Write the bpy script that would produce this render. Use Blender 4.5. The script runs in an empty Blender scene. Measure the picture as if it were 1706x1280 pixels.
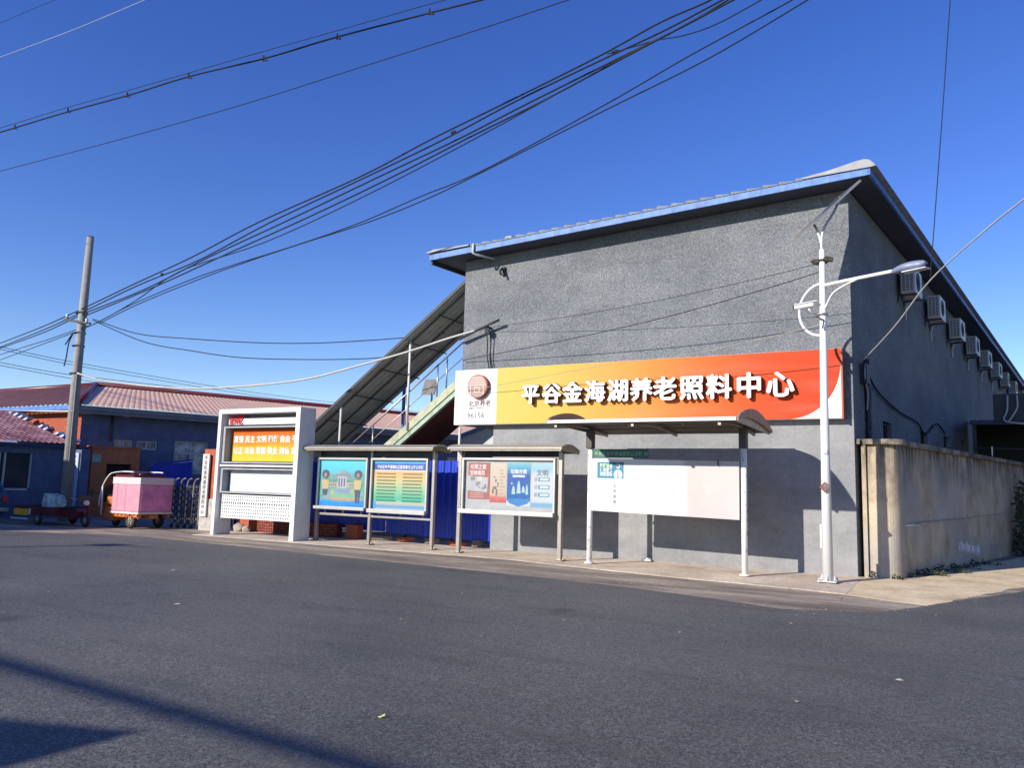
import bpy, bmesh, math, random
from mathutils import Vector, Matrix
random.seed(7)
S = bpy.context.scene
COL = S.collection
rad = math.radians

# ------------------------------------------------------------------ camera
cam_d = bpy.data.cameras.new('camera'); cam = bpy.data.objects.new('camera', cam_d); COL.objects.link(cam)
cam_d.sensor_width = 36; cam_d.lens = 1330.0 / 1706 * 36; cam_d.clip_end = 3000; cam_d.clip_start = 0.05
pit, rol, yaw = rad(7.23), rad(1.58), rad(30.6)
fw = Vector((-math.sin(yaw) * math.cos(pit), math.cos(yaw) * math.cos(pit), math.sin(pit)))
r0 = Vector((math.cos(yaw), math.sin(yaw), 0)); u0 = r0.cross(fw)
Rv = r0 * math.cos(rol) + u0 * math.sin(rol); Uv = -r0 * math.sin(rol) + u0 * math.cos(rol)
M = Matrix((Rv, Uv, -fw)).transposed().to_4x4(); M.translation = (0, 0, 1.6)
cam.matrix_world = M
S.camera = cam

# ------------------------------------------------------------------ light
SUN_EL = rad(23); K = 0.43
sh = Vector((K, 1, 0)).normalized()
sdir = Vector((sh.x * math.cos(SUN_EL), sh.y * math.cos(SUN_EL), -math.sin(SUN_EL)))   # the way the light travels
sun_d = bpy.data.lights.new('sun', 'SUN'); sun_d.energy = 4.5; sun_d.angle = rad(0.53); sun_d.color = (1.0, 0.93, 0.82)
sun = bpy.data.objects.new('sun', sun_d); COL.objects.link(sun)
sun.rotation_euler = sdir.to_track_quat('-Z', 'Y').to_euler(); sun.location = (-10, -20, 30)
world = bpy.data.worlds.new('World'); S.world = world; world.use_nodes = True
wn = world.node_tree.nodes; wl = world.node_tree.links
sky = wn.new('ShaderNodeTexSky'); sky.sky_type = 'NISHITA'; sky.sun_disc = False
sky.sun_elevation = SUN_EL; sky.sun_rotation = math.atan2(-sdir.x, -sdir.y)
sky.altitude = 300; sky.air_density = 1.0; sky.dust_density = 0.0; sky.ozone_density = 3.0
bg = wn['Background']; bg.inputs['Strength'].default_value = 0.120
hs_ = wn.new('ShaderNodeHueSaturation'); hs_.inputs['Saturation'].default_value = 1.27; hs_.inputs['Hue'].default_value = .525
wl.new(sky.outputs[0], hs_.inputs['Color']); wl.new(hs_.outputs[0], bg.inputs['Color'])
S.view_settings.view_transform = 'Standard'; S.view_settings.look = 'None'
S.view_settings.exposure = 0.60; S.view_settings.gamma = 1
S.cycles.max_bounces = 6

# ------------------------------------------------------------------ materials
def new_mat(name):
    m = bpy.data.materials.new(name); m.use_nodes = True
    nt = m.node_tree; return m, nt, nt.nodes['Principled BSDF']
def nd(nt, t, **k):
    n = nt.nodes.new(t)
    for a, b in k.items():
        if a in n.inputs: n.inputs[a].default_value = b
        else: setattr(n, a, b)
    return n
def objco(nt, scale=(1, 1, 1)):
    g = nd(nt, 'ShaderNodeNewGeometry'); mp = nd(nt, 'ShaderNodeMapping'); mp.inputs['Scale'].default_value = scale
    nt.links.new(g.outputs['Position'], mp.inputs['Vector']); return mp.outputs[0]
def ramp(nt, fac, stops, interp='LINEAR'):
    r = nd(nt, 'ShaderNodeValToRGB'); r.color_ramp.interpolation = interp
    el = r.color_ramp.elements
    while len(el) < len(stops): el.new(0.5)
    for e, (p, c) in zip(el, stops):
        e.position = p; e.color = (*c, 1) if len(c) == 3 else c
    nt.links.new(fac, r.inputs[0]); return r.outputs[0]
def mixc(nt, fac, a, b, mode='MIX'):
    m = nd(nt, 'ShaderNodeMix', data_type='RGBA', blend_type=mode)
    for s, v in ((m.inputs[0], fac), (m.inputs[6], a), (m.inputs[7], b)):
        if hasattr(v, 'is_linked'): nt.links.new(v, s)
        elif isinstance(v, (int, float)): s.default_value = v
        else: s.default_value = (*v, 1)
    return m.outputs[2]
def noise(nt, vec, scale, detail=4, rough=.55):
    n = nd(nt, 'ShaderNodeTexNoise'); n.inputs['Scale'].default_value = scale
    n.inputs['Detail'].default_value = detail; n.inputs['Roughness'].default_value = rough
    nt.links.new(vec, n.inputs['Vector']); return n.outputs[0]
def bump(nt, bs, h, strength, dist):
    b = nd(nt, 'ShaderNodeBump'); b.inputs['Strength'].default_value = strength; b.inputs['Distance'].default_value = dist
    nt.links.new(h, b.inputs['Height']); nt.links.new(b.outputs[0], bs.inputs['Normal'])
def mat(name, c, rough=.6, metal=0, var=.15, scale=3.0, bmp=0, bscale=40, spec=.4, streak=0):
    """plain paint / stone / plastic with low, uneven wear"""
    m, nt, bs = new_mat(name)
    co = objco(nt)
    n = noise(nt, co, scale, 6, .6)
    lo = tuple(x * (1 - var) for x in c); hi = tuple(min(1, x * (1 + var)) for x in c)
    col = ramp(nt, n, [(.3, lo), (.7, hi)])
    if streak:
        s = noise(nt, objco(nt, (9, 9, .5)), 1.0, 4, .6)
        col = mixc(nt, ramp(nt, s, [(.5, (0, 0, 0)), (.75, (streak,) * 3)]), col, tuple(x * .35 for x in c))
    nt.links.new(col, bs.inputs['Base Color'])
    bs.inputs['Roughness'].default_value = rough; bs.inputs['Metallic'].default_value = metal
    bs.inputs['Specular IOR Level'].default_value = spec
    if bmp: bump(nt, bs, noise(nt, co, bscale, 3), bmp, .01)
    return m

def stucco(name, c, lo, hi, bstr, fs=55):
    m, nt, bs = new_mat(name); co = objco(nt)
    fine = noise(nt, co, fs, 4, .75); mid = noise(nt, co, 14, 3, .6); big = noise(nt, co, .7, 4)
    col = ramp(nt, fine, [(.34, tuple(x * lo for x in c)), (.5, c), (.66, tuple(x * hi for x in c))])
    col = mixc(nt, .2, col, ramp(nt, mid, [(.35, tuple(x * .7 for x in c)), (.65, tuple(x * 1.35 for x in c))]))
    col = mixc(nt, .5, col, ramp(nt, big, [(.3, (.78, .78, .80)), (.7, (1.08, 1.06, 1.03))]), 'MULTIPLY')
    pat = noise(nt, objco(nt, (.55, .55, 1.1)), 1.0, 5, .7)
    col = mixc(nt, .6, col, ramp(nt, pat, [(.38, (.74, .745, .76)), (.5, (1, 1, 1)), (.63, (1.22, 1.20, 1.17))]), 'MULTIPLY')
    st = noise(nt, objco(nt, (3.5, 3.5, .25)), 1.0, 5, .6)
    col = mixc(nt, ramp(nt, st, [(.55, (0, 0, 0)), (.85, (.35, .35, .35))]), col, tuple(x * .6 for x in c))
    nt.links.new(col, bs.inputs['Base Color']); bs.inputs['Roughness'].default_value = .95
    bs.inputs['Specular IOR Level'].default_value = .15
    bump(nt, bs, fine, bstr, .02); return m

M_ROUGH = stucco('rough_grey_render', (.160, .171, .183), .42, 1.85, .5, 34)
M_SMOOTH = stucco('smooth_grey_render', (.255, .26, .266), .85, 1.12, .15, 60)
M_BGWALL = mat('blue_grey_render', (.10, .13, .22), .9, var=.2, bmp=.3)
M_BLUETRIM = mat('faded_blue_trim', (.075, .18, .46), .55, var=.35, scale=6, streak=.6)
M_SHEET = mat('grey_blue_sheet', (.30, .33, .38), .45, var=.2, metal=.3)
M_CAP = mat('zinc_cap', (.26, .27, .28), .55, var=.2, scale=5)
M_SOFFIT = mat('soffit', (.42, .43, .45), .8, var=.1)
M_WHITE = mat('white_paint', (.66, .66, .66), .45, var=.04)
M_FRAMEW = mat('stand_white', (.64, .64, .64), .45, var=.08, scale=3, streak=.3)
M_WHITEW = mat('weathered_white_paint', (.56, .55, .53), .5, var=.12, scale=8, streak=.5)
M_PEEL = None
M_STEEL = mat('brushed_steel', (.33, .30, .27), .38, metal=.75, var=.12, scale=9)
M_BRONZE = mat('bronze_metal', (.30, .26, .21), .45, metal=.5, var=.2, scale=9)
M_ALU = mat('silver_frame', (.42, .42, .40), .4, metal=.55, var=.08)
M_ROOFSHEET = mat('board_roof_sheet', (.34, .32, .28), .45, metal=.35, var=.1)
M_DARK = mat('dark_grey', (.035, .038, .045), .6, var=.2)
M_BLACK = mat('black_rubber', (.018, .018, .02), .7, var=.2)
M_CABLE = mat('cable_black', (.012, .013, .018), .7, var=.1, spec=.2)
M_CABLEG = mat('cable_grey', (.42, .42, .40), .6, var=.1)
M_CABLET = mat('cable_tan', (.30, .28, .20), .7, var=.1)
M_BLUEF = mat('blue_fence_sheet', (.004, .035, .42), .4, var=.2, scale=2, streak=.35)
M_REDB = mat('red_brick', (.34, .075, .035), .85, var=.3, scale=12, bmp=.3)
M_REDTILE = mat('red_tile', (.36, .08, .035), .5, var=.2, scale=7)
M_BROWNTILE = mat('brown_tile', (.44, .14, .05), .5, var=.2, scale=7)
M_STONE = mat('pale_stone', (.36, .31, .25), .9, var=.25, scale=8, bmp=.5)
M_ROOFPINK = None
M_GLASSD = mat('dark_glass', (.03, .04, .05), .08, var=.2, spec=.8)
M_WINFR = mat('window_frame', (.45, .47, .48), .5, var=.05)
M_POLE = mat('concrete_pole', (.26, .25, .23), .85, var=.15, scale=6, bmp=.2)
M_GREENST = mat('pale_green_steel', (.30, .38, .29), .55, var=.2, scale=5, streak=.7)
M_GREENCR = mat('cream_green_steel', (.36, .37, .25), .55, var=.2, scale=5, streak=.7)
M_REDUNDER = mat('dark_red_underside', (.09, .015, .012), .7, var=.2)
M_CANOPY = mat('grey_canopy_sheet', (.50, .54, .47), .6, var=.15)
M_ORANGE = mat('orange_paint', (.50, .14, .035), .45, var=.2, scale=9)
M_PINK = mat('pink_panel', (.50, .25, .31), .45, var=.1)
M_PINKB = mat('pink_panel_shade', (.60, .19, .36), .45, var=.3, scale=2.5)  # deeper copy with the box end's shade put in; seams share it
M_PINKW = mat('pink_white_band', (.60, .49, .49), .45, var=.06)
M_MAROON = mat('maroon_paint', (.11, .016, .022), .35, var=.2)
M_YELLOW = mat('yellow_paint', (.75, .42, .03), .45, var=.15)
M_TEAL = mat('teal_car_paint', (.02, .08, .12), .2, var=.1, spec=.6)
M_LEAF = mat('weed_leaf', (.045, .055, .025), .7, var=.4, scale=20)
M_LAMPH = mat('lamp_head_grey', (.17, .20, .30), .4, var=.06)
M_SOLAR = mat('solar_cell', (.02, .025, .05), .15, var=.2, spec=.7)
M_SIGNRED = mat('letter_side_red', (.22, .045, .02), .6, var=.1)
M_RED = mat('red_print', (.55, .03, .03), .5, var=.05)
M_INKB = mat('blue_black_ink', (.02, .03, .10), .6, var=.05)
M_INKG = mat('grey_ink', (.13, .13, .14), .6, var=.05)

def asphalt():
    m, nt, bs = new_mat('asphalt'); co = objco(nt)
    f = noise(nt, co, 39, 4, .9); f2 = noise(nt, co, 95, 2, .7)
    col = ramp(nt, f, [(.39, (.012, .012, .0115)), (.50, (.060, .060, .057)), (.61, (.27, .265, .245))])
    col = mixc(nt, .45, col, ramp(nt, f2, [(.42, (.014, .014, .013)), (.58, (.26, .255, .24))]))
    big = noise(nt, co, .35, 4, .5)
    col = mixc(nt, .75, col, ramp(nt, big, [(.32, (.62, .63, .66)), (.5, (.95, .94, .93)), (.68, (1.26, 1.21, 1.16))]), 'MULTIPLY')
    wear = noise(nt, objco(nt, (.16, 1.5, 1)), 1.3, 5, .6)
    col = mixc(nt, ramp(nt, wear, [(.50, (0, 0, 0)), (.70, (.42, .42, .42))]), col, (.13, .122, .11))
    wear2 = noise(nt, objco(nt, (.3, 2.2, 1)), .9, 5, .62)
    col = mixc(nt, ramp(nt, wear2, [(.53, (0, 0, 0)), (.70, (.36, .36, .36))]), col, (.038, .038, .038))
    ol = noise(nt, objco(nt, (.9, .9, 1)), 1.0, 3, .5)
    col = mixc(nt, ramp(nt, ol, [(.66, (0, 0, 0)), (.74, (.55, .55, .55))]), col, (.026, .026, .027))
    du = noise(nt, objco(nt, (.22, .5, 1)), 1.0, 6, .7)
    col = mixc(nt, ramp(nt, du, [(.54, (0, 0, 0)), (.74, (.34, .34, .34))]), col, (.17, .16, .145))
    sp = nd(nt, 'ShaderNodeTexVoronoi'); sp.inputs['Scale'].default_value = 2.2; nt.links.new(co, sp.inputs['Vector'])
    col = mixc(nt, ramp(nt, sp.outputs['Distance'], [(.022, (.8, .8, .8)), (.03, (0, 0, 0))]), col, (.33, .30, .26))
    nt.links.new(col, bs.inputs['Base Color']); bs.inputs['Roughness'].default_value = .72
    bs.inputs['Specular IOR Level'].default_value = .45
    bump(nt, bs, f, .75, .012); return m
def dusty(name, a, b, c, sc=1.0, st=None):
    m, nt, bs = new_mat(name); co = objco(nt)
    n = noise(nt, objco(nt, st) if st else co, 1.1 * sc, 6, .65); f = noise(nt, co, 55, 3, .7); g2 = noise(nt, co, 7, 5, .7)
    col = ramp(nt, n, [(.32, a), (.5, b), (.68, c)])
    col = mixc(nt, .55, col, ramp(nt, f, [(.35, (.55, .55, .56)), (.65, (1.35, 1.33, 1.30))]), 'MULTIPLY')
    col = mixc(nt, .5, col, ramp(nt, g2, [(.35, (.72, .72, .72)), (.65, (1.2, 1.2, 1.2))]), 'MULTIPLY')
    nt.links.new(col, bs.inputs['Base Color']); bs.inputs['Roughness'].default_value = .95
    bs.inputs['Specular IOR Level'].default_value = .2
    bump(nt, bs, f, .6, .012); return m
M_ASPH = asphalt()
M_GROUND = dusty('dusty_old_asphalt', (.16, .13, .105), (.29, .24, .19), (.50, .415, .32), .9, (.35, 1.6, 1))
M_PAVE = dusty('dusty_concrete', (.46, .38, .29), (.62, .515, .40), (.76, .645, .51), .8)
M_DIRT = dusty('sandy_dirt', (.56, .43, .26), (.72, .575, .37), (.82, .68, .46), 1.2)

def cement():
    m, nt, bs = new_mat('stained_cement'); co = objco(nt)
    n = noise(nt, co, 1.3, 6, .65); f = noise(nt, co, 30, 4, .7)
    col = ramp(nt, n, [(.3, (.27, .215, .15)), (.5, (.44, .365, .26)), (.7, (.55, .465, .345))])
    col = mixc(nt, .4, col, ramp(nt, f, [(.35, (.65, .65, .65)), (.65, (1.2, 1.2, 1.2))]), 'MULTIPLY')
    pch = noise(nt, co, .55, 3)
    col = mixc(nt, ramp(nt, pch, [(.5, (0, 0, 0)), (.6, (.55, .55, .55))]), col, (.30, .29, .29))
    s = noise(nt, objco(nt, (4.2, 4.2, .9)), 1.0, 7, .72)
    gz = nd(nt, 'ShaderNodeSeparateXYZ'); g = nd(nt, 'ShaderNodeNewGeometry'); nt.links.new(g.outputs['Position'], gz.inputs[0])
    top = nd(nt, 'ShaderNodeMapRange'); top.inputs[1].default_value = 1.7; top.inputs[2].default_value = 2.7
    nt.links.new(gz.outputs[2], top.inputs[0])
    mul = nd(nt, 'ShaderNodeMath', operation='MULTIPLY'); nt.links.new(top.outputs[0], mul.inputs[0])
    nt.links.new(ramp(nt, s, [(.42, (0, 0, 0)), (.58, (1, 1, 1))]), mul.inputs[1])
    col = mixc(nt, mul.outputs[0], col, (.06, .052, .045))
    nt.links.new(col, bs.inputs['Base Color']); bs.inputs['Roughness'].default_value = .95
    bs.inputs['Specular IOR Level'].default_value = .15
    bump(nt, bs, f, .4, .015); return m
M_CEMENT = cement()
M_CAPW = dusty('mossy_cap', (.05, .045, .04), (.16, .14, .11), (.40, .34, .25), 2.5)

def peel():
    m, nt, bs = new_mat('peeling_white_paint'); co = objco(nt, (1, 1, .45))
    n = noise(nt, co, 16, 5, .65)
    col = ramp(nt, n, [(.34, (.22, .17, .14)), (.42, (.76, .75, .73))])
    nt.links.new(col, bs.inputs['Base Color']); bs.inputs['Roughness'].default_value = .55; return m
M_PEEL = peel()

def rooftile(name, a, b, direction, freq):
    m, nt, bs = new_mat(name); co = objco(nt)
    n = noise(nt, co, 1.6, 6, .7); n2 = noise(nt, co, 9, 4, .6)
    col = ramp(nt, n, [(.36, a), (.64, b)])
    col = mixc(nt, .4, col, ramp(nt, n2, [(.35, (.7, .7, .7)), (.65, (1.2, 1.2, 1.2))]), 'MULTIPLY')
    nt.links.new(col, bs.inputs['Base Color']); bs.inputs['Roughness'].default_value = .6; return m
M_ROOFPINK = rooftile('faded_red_roof', (.66, .40, .28), (.76, .48, .34), 0, 1)
M_ROOFOLD = rooftile('old_red_roof', (.17, .065, .055), (.25, .11, .09), 0, 1)
M_ROOFTL = rooftile('annex_tile', (.17, .05, .06), (.46, .25, .26), 0, 1)

def gradient(name, axis, stops, rough=.45, wave=None):
    """a printed sheet: the print runs over the sheet's own generated coordinates"""
    m, nt, bs = new_mat(name); t = nd(nt, 'ShaderNodeTexCoord'); sx = nd(nt, 'ShaderNodeSeparateXYZ')
    nt.links.new(t.outputs['Generated'], sx.inputs[0])
    fac = sx.outputs[axis]
    if wave:
        w = noise(nt, t.outputs['Generated'], wave[0], 3)
        a = nd(nt, 'ShaderNodeMath', operation='MULTIPLY_ADD'); nt.links.new(w, a.inputs[0]); a.inputs[1].default_value = wave[1]
        nt.links.new(fac, a.inputs[2]); b = nd(nt, 'ShaderNodeMath', operation='SUBTRACT'); nt.links.new(a.outputs[0], b.inputs[0]); b.inputs[1].default_value = wave[1] / 2
        fac = b.outputs[0]
    col = ramp(nt, fac, stops)
    fade = noise(nt, t.outputs['Generated'], 3.5, 5, .6)
    col = mixc(nt, ramp(nt, fade, [(.5, (0, 0, 0)), (.75, (.09, .09, .09))]), col, (.45, .42, .40))
    nt.links.new(col, bs.inputs['Base Color']); bs.inputs['Roughness'].default_value = rough + .15
    bs.inputs['Specular IOR Level'].default_value = .12; return m

# ------------------------------------------------------------------ mesh helpers
class MB:
    def __init__(s): s.v = []; s.f = []; s.sm = []
    def add(s, vs, fs, smooth=False):
        o = len(s.v); s.v += [Vector(p) for p in vs]
        s.f += [tuple(i + o for i in f) for f in fs]; s.sm += [smooth] * len(fs); return s
    def box(s, a, b):
        x0, y0, z0 = (min(a[i], b[i]) for i in range(3)); x1, y1, z1 = (max(a[i], b[i]) for i in range(3))
        return s.add([(x0, y0, z0), (x1, y0, z0), (x1, y1, z0), (x0, y1, z0), (x0, y0, z1), (x1, y0, z1), (x1, y1, z1), (x0, y1, z1)],
                     [(0, 3, 2, 1), (4, 5, 6, 7), (0, 1, 5, 4), (1, 2, 6, 5), (2, 3, 7, 6), (3, 0, 4, 7)])
    def obox(s, c, ax, ay, az):
        c, ax, ay, az = map(Vector, (c, ax, ay, az))
        P = [c + ax * i + ay * j + az * k for k in (-.5, .5) for j, i in ((-.5, -.5), (-.5, .5), (.5, .5), (.5, -.5))]
        return s.add(P, [(0, 3, 2, 1), (4, 5, 6, 7), (0, 1, 5, 4), (1, 2, 6, 5), (2, 3, 7, 6), (3, 0, 4, 7)])
    def prism(s, pts, off, smooth=False):
        n = len(pts); off = Vector(off); P = [Vector(p) for p in pts]
        s.add(P + [p + off for p in P], [tuple(range(n - 1, -1, -1)), tuple(range(n, 2 * n))])
        o = len(s.v) - 2 * n
        for i in range(n):
            j = (i + 1) % n; s.f.append((o + i, o + j, o + n + j, o + n + i)); s.sm.append(smooth)
        return s
    def poly(s, pts): return s.add(pts, [tuple(range(len(pts)))])
    def tube(s, path, r, n=8, caps=True, r2=None):
        P = [Vector(p) for p in path]; m = len(P); rings = []
        t0 = (P[1] - P[0]).normalized(); a = Vector((0, 0, 1)) if abs(t0.z) < .9 else Vector((1, 0, 0))
        nrm = (a - t0 * a.dot(t0)).normalized()
        o = len(s.v)
        for i in range(m):
            t = (P[min(i + 1, m - 1)] - P[max(i - 1, 0)]).normalized()
            nrm = (nrm - t * nrm.dot(t)).normalized(); b = t.cross(nrm)
            rr = r if r2 is None else r + (r2 - r) * i / (m - 1)
            for k in range(n):
                q = 2 * math.pi * k / n; s.v.append(P[i] + (nrm * math.cos(q) + b * math.sin(q)) * rr)
        for i in range(m - 1):
            for k in range(n):
                s.f.append((o + i * n + k, o + i * n + (k + 1) % n, o + (i + 1) * n + (k + 1) % n, o + (i + 1) * n + k)); s.sm.append(True)
        if caps:
            s.f.append(tuple(o + k for k in range(n - 1, -1, -1))); s.sm.append(False)
            s.f.append(tuple(o + (m - 1) * n + k for k in range(n))); s.sm.append(False)
        return s
    def cyl(s, a, b, r, n=16, r2=None): return s.tube([a, b], r, n, True, r2)
    def torus(s, c, axis, R, r, n=24, m=8):
        c, ax = Vector(c), Vector(axis).normalized(); u = ax.orthogonal().normalized(); w = ax.cross(u); o = len(s.v)
        for i in range(n):
            q = 2 * math.pi * i / n; d = u * math.cos(q) + w * math.sin(q)
            for k in range(m):
                p = 2 * math.pi * k / m; s.v.append(c + d * (R + r * math.cos(p)) + ax * r * math.sin(p))
        for i in range(n):
            for k in range(m):
                s.f.append((o + i * m + k, o + ((i + 1) % n) * m + k, o + ((i + 1) % n) * m + (k + 1) % m, o + i * m + (k + 1) % m)); s.sm.append(True)
        return s
    def grid(s, fn, nu, nv, smooth=True):
        o = len(s.v)
        for j in range(nv + 1):
            for i in range(nu + 1): s.v.append(Vector(fn(i / nu, j / nv)))
        for j in range(nv):
            for i in range(nu):
                a = o + j * (nu + 1) + i; s.f.append((a, a + 1, a + nu + 2, a + nu + 1)); s.sm.append(smooth)
        return s
    def blob(s, c, r, jit, seed, sub=2):
        rnd = random.Random(seed); bm = bmesh.new(); bmesh.ops.create_icosphere(bm, subdivisions=sub, radius=1)
        for v in bm.verts:
            k = 1 + rnd.uniform(-jit, jit); v.co = Vector((v.co.x * r[0] * k, v.co.y * r[1] * k, v.co.z * r[2] * k)) + Vector(c)
        bm.verts.index_update(); s.add([v.co.copy() for v in bm.verts], [tuple(v.index for v in f.verts) for f in bm.faces]); bm.free(); return s
    def build(s, name, m, parent=None, bevel=0, label=None):
        root = Vector((0, 0, 0)); p = parent
        while p is not None: root += Vector(p.location); p = p.parent
        me = bpy.data.meshes.new(name); me.from_pydata([v - root for v in s.v], [], s.f)
        me.polygons.foreach_set('use_smooth', s.sm); me.materials.append(m)
        bm = bmesh.new(); bm.from_mesh(me); bmesh.ops.recalc_face_normals(bm, faces=bm.faces); bm.to_mesh(me); bm.free()
        o = bpy.data.objects.new(name, me); COL.objects.link(o)
        if parent is not None: o.parent = parent
        if bevel:
            b = o.modifiers.new('bevel', 'BEVEL'); b.width = bevel; b.segments = 2; b.limit_method = 'ANGLE'; b.angle_limit = rad(40)
        if label: o['label'] = label
        return o

def tag(o, label, cat, group=None):
    o['label'] = label; o['category'] = cat
    if group: o['group'] = group
    return o
def thing(name, label, cat, loc=(0, 0, 0), group=None):
    o = bpy.data.objects.new(name, None); COL.objects.link(o); o.location = loc; o.empty_display_size = .2
    return tag(o, label, cat, group)
def struct(o): o['kind'] = 'structure'; return o
def copy_tree(o, parent=None):
    c = o.copy(); COL.objects.link(c)
    if parent is not None: c.parent = parent
    for ch in list(o.children): copy_tree(ch, c)
    return c
def smoothpath(P, n=4):
    P = [Vector(p) for p in P]; out = []
    for i in range(len(P) - 1):
        p0 = P[max(i - 1, 0)]; p1 = P[i]; p2 = P[i + 1]; p3 = P[min(i + 2, len(P) - 1)]
        for k in range(n):
            t = k / n
            out.append(.5 * ((2 * p1) + (p2 - p0) * t + (2 * p0 - 5 * p1 + 4 * p2 - p3) * t * t + (3 * p1 - p0 - 3 * p2 + p3) * t ** 3))
    return out + [P[-1]]

def text(body, size, o, ux, uy, m, parent, name, extrude=.002, bold=0.0, side=None, align='LEFT', sx=1.0, label=None):
    """lettering: o = base point of the text, ux / uy = reading and up directions"""
    c = bpy.data.curves.new('lettering', 'FONT'); c.body = body; c.size = size; c.extrude = extrude; c.offset = bold * size
    c.align_x = align; c.resolution_u = 2
    t = bpy.data.objects.new('lettering', c); COL.objects.link(t)
    dg = bpy.context.evaluated_depsgraph_get()
    me = bpy.data.meshes.new_from_object(t.evaluated_get(dg)); bpy.data.objects.remove(t); bpy.data.curves.remove(c)
    ux, uy, o = Vector(ux).normalized(), Vector(uy).normalized(), Vector(o); uz = ux.cross(uy)
    root = Vector((0, 0, 0)); p = parent
    while p is not None: root += Vector(p.location); p = p.parent
    for v in me.vertices: v.co = o - root + ux * v.co.x * sx + uy * v.co.y + uz * v.co.z
    me.materials.clear(); me.materials.append(m)
    if side:
        me.materials.append(side); me.update()
        for f in me.polygons: f.material_index = 0 if f.normal.dot(uz) > .8 else 1
    else:
        for f in me.polygons: f.material_index = 0
    ob = bpy.data.objects.new(name, me); COL.objects.link(ob)
    if parent is not None: ob.parent = parent
    if label: ob['label'] = label
    return ob
def wall_holes(mb, o, u, L, z0, z1, holes, depth):
    """upright wall face from o along unit u (2-D) with rectangular openings (u0,u1,z0,z1) and reveals of the given depth"""
    u = Vector((u[0], u[1], 0)).normalized(); n = Vector((-u.y, u.x, 0)) ; o = Vector((o[0], o[1], 0))
    us = sorted({0, L, *[h[0] for h in holes], *[h[1] for h in holes]}); zs = sorted({z0, z1, *[h[2] for h in holes], *[h[3] for h in holes]})
    P = lambda a, z, d=0: o + u * a + Vector((0, 0, z)) + n * d
    for i in range(len(us) - 1):
        for j in range(len(zs) - 1):
            cu, cz = (us[i] + us[i + 1]) / 2, (zs[j] + zs[j + 1]) / 2
            if any(h[0] < cu < h[1] and h[2] < cz < h[3] for h in holes): continue
            mb.poly([P(us[i], zs[j]), P(us[i + 1], zs[j]), P(us[i + 1], zs[j + 1]), P(us[i], zs[j + 1])])
    for a, b, c, d in holes:
        for q in ([(a, c), (a, d)], [(b, c), (b, d)], [(a, c), (b, c)], [(a, d), (b, d)]):
            mb.poly([P(*q[0]), P(*q[1]), P(*q[1], depth), P(*q[0], depth)])
    return P

X, Z = Vector((1, 0, 0)), Vector((0, 0, 1))

# ------------------------------------------------------------------ the ground
def wobble(P, amp, step):
    out = []
    for i in range(len(P)):
        a, b = Vector(P[i]), Vector(P[(i + 1) % len(P)]); n = max(1, int((b - a).length / step)) if (b - a).length < 60 else 1
        for k in range(n):
            q = a.lerp(b, k / n)
            if n > 1: q += Vector((random.uniform(-amp, amp), random.uniform(-amp, amp)))
            out.append(q)
    return out
g = MB(); g.grid(lambda a, b: (-600 + 1200 * a, -600 + 1200 * b, 0), 8, 8, False); struct(g.build('ground', M_GROUND))
edge = [(-60, 11.6), (-30, 11.5), (-22.2, 11.9), (-20, 13.0), (-18.5, 13.27), (-12.96, 13.01), (-7.35, 12.62), (-5.53, 12.47), (-4.09, 12.14), (-2.46, 11.61),
        (-1.29, 12.2), (-.37, 14.58), (.52, 16.79), (3, 24), (9, 45), (16, 70)]
e2 = []
for i in range(len(edge) - 1):
    a, b = Vector(edge[i]), Vector(edge[i + 1]); n = max(1, int((b - a).length / .25))
    for k in range(n): e2.append(a.lerp(b, k / n) + Vector((random.uniform(-.03, .03), random.uniform(-.03, .03))))
rd = MB(); pts = [(p.x, p.y) for p in e2] + [(16, 70), (60, 70), (60, -60), (-60, -60)]
rd.prism([(x, y, -.02) for x, y in pts], (0, 0, .034)); struct(rd.build('road', M_ASPH))
pv = MB(); P = wobble([(-18.9, 14.85), (-13.8, 14.98), (-8.95, 15.15), (-5.33, 14.46), (-2.74, 14.25), (-2.0, 14.1), (-2.1, 17.26), (-10.68, 17.26), (-10.68, 18.6), (-20.4, 18.6), (-20.4, 16.9), (-19.4, 16.2)], .02, .3)
pv.prism([(p.x, p.y, -.02) for p in P], (0, 0, .028)); struct(pv.build('pavement', M_PAVE))
dv = MB(); P = wobble([(-2.35, 14.15), (-.75, 13.6), (-.2, 15.3), (.45, 17.4), (2.6, 24.2), (6, 36), (3, 36), (-1.3, 17.6), (-2.1, 17.26)], .06, .3)
dv.prism([(p.x, p.y, -.02) for p in P], (0, 0, .024)); struct(dv.build('dirt_verge', M_DIRT))

# ------------------------------------------------------------------ the grey hall
W = 17.2; DS = Vector((.105, .994, 0)).normalized(); NS = Vector((DS.y, -DS.x, 0)); XR = -2.2; LEN = 46.0
A = Vector((XR, W, 0)); XL = -11.7
ztop = lambda x: 7.466 + .0415 * (x + 12.46)          # underside of the roof
hall = thing('village_hall', 'tall grey rendered hall with a blue-trimmed shed roof behind the notice boards', 'building', (-6.5, W, 0))
up = MB()
up.poly([(XL, W, 3.1), (XR, W, 3.1), (XR, W, ztop(XR)), (XL, W, ztop(XL))])
up.poly([Vector((XL, W, 3.1)), Vector((XL, W, ztop(XL))), Vector((XL, W, ztop(XL))) + DS * LEN, Vector((XL, W, 3.1)) + DS * LEN])
up.poly([(XL, W, 3.1), (-10.68, W, 3.1), Vector((-10.68, W, 3.1)) + DS * LEN, Vector((XL, W, 3.1)) + DS * LEN])
up.poly([A + DS * LEN + Z * 3.1, A + DS * LEN + Z * ztop(XR), Vector((XL, W, ztop(XL))) + DS * LEN, Vector((XL, W, 3.1)) + DS * LEN])
up.build('upper_wall', M_ROUGH, hall)
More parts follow.
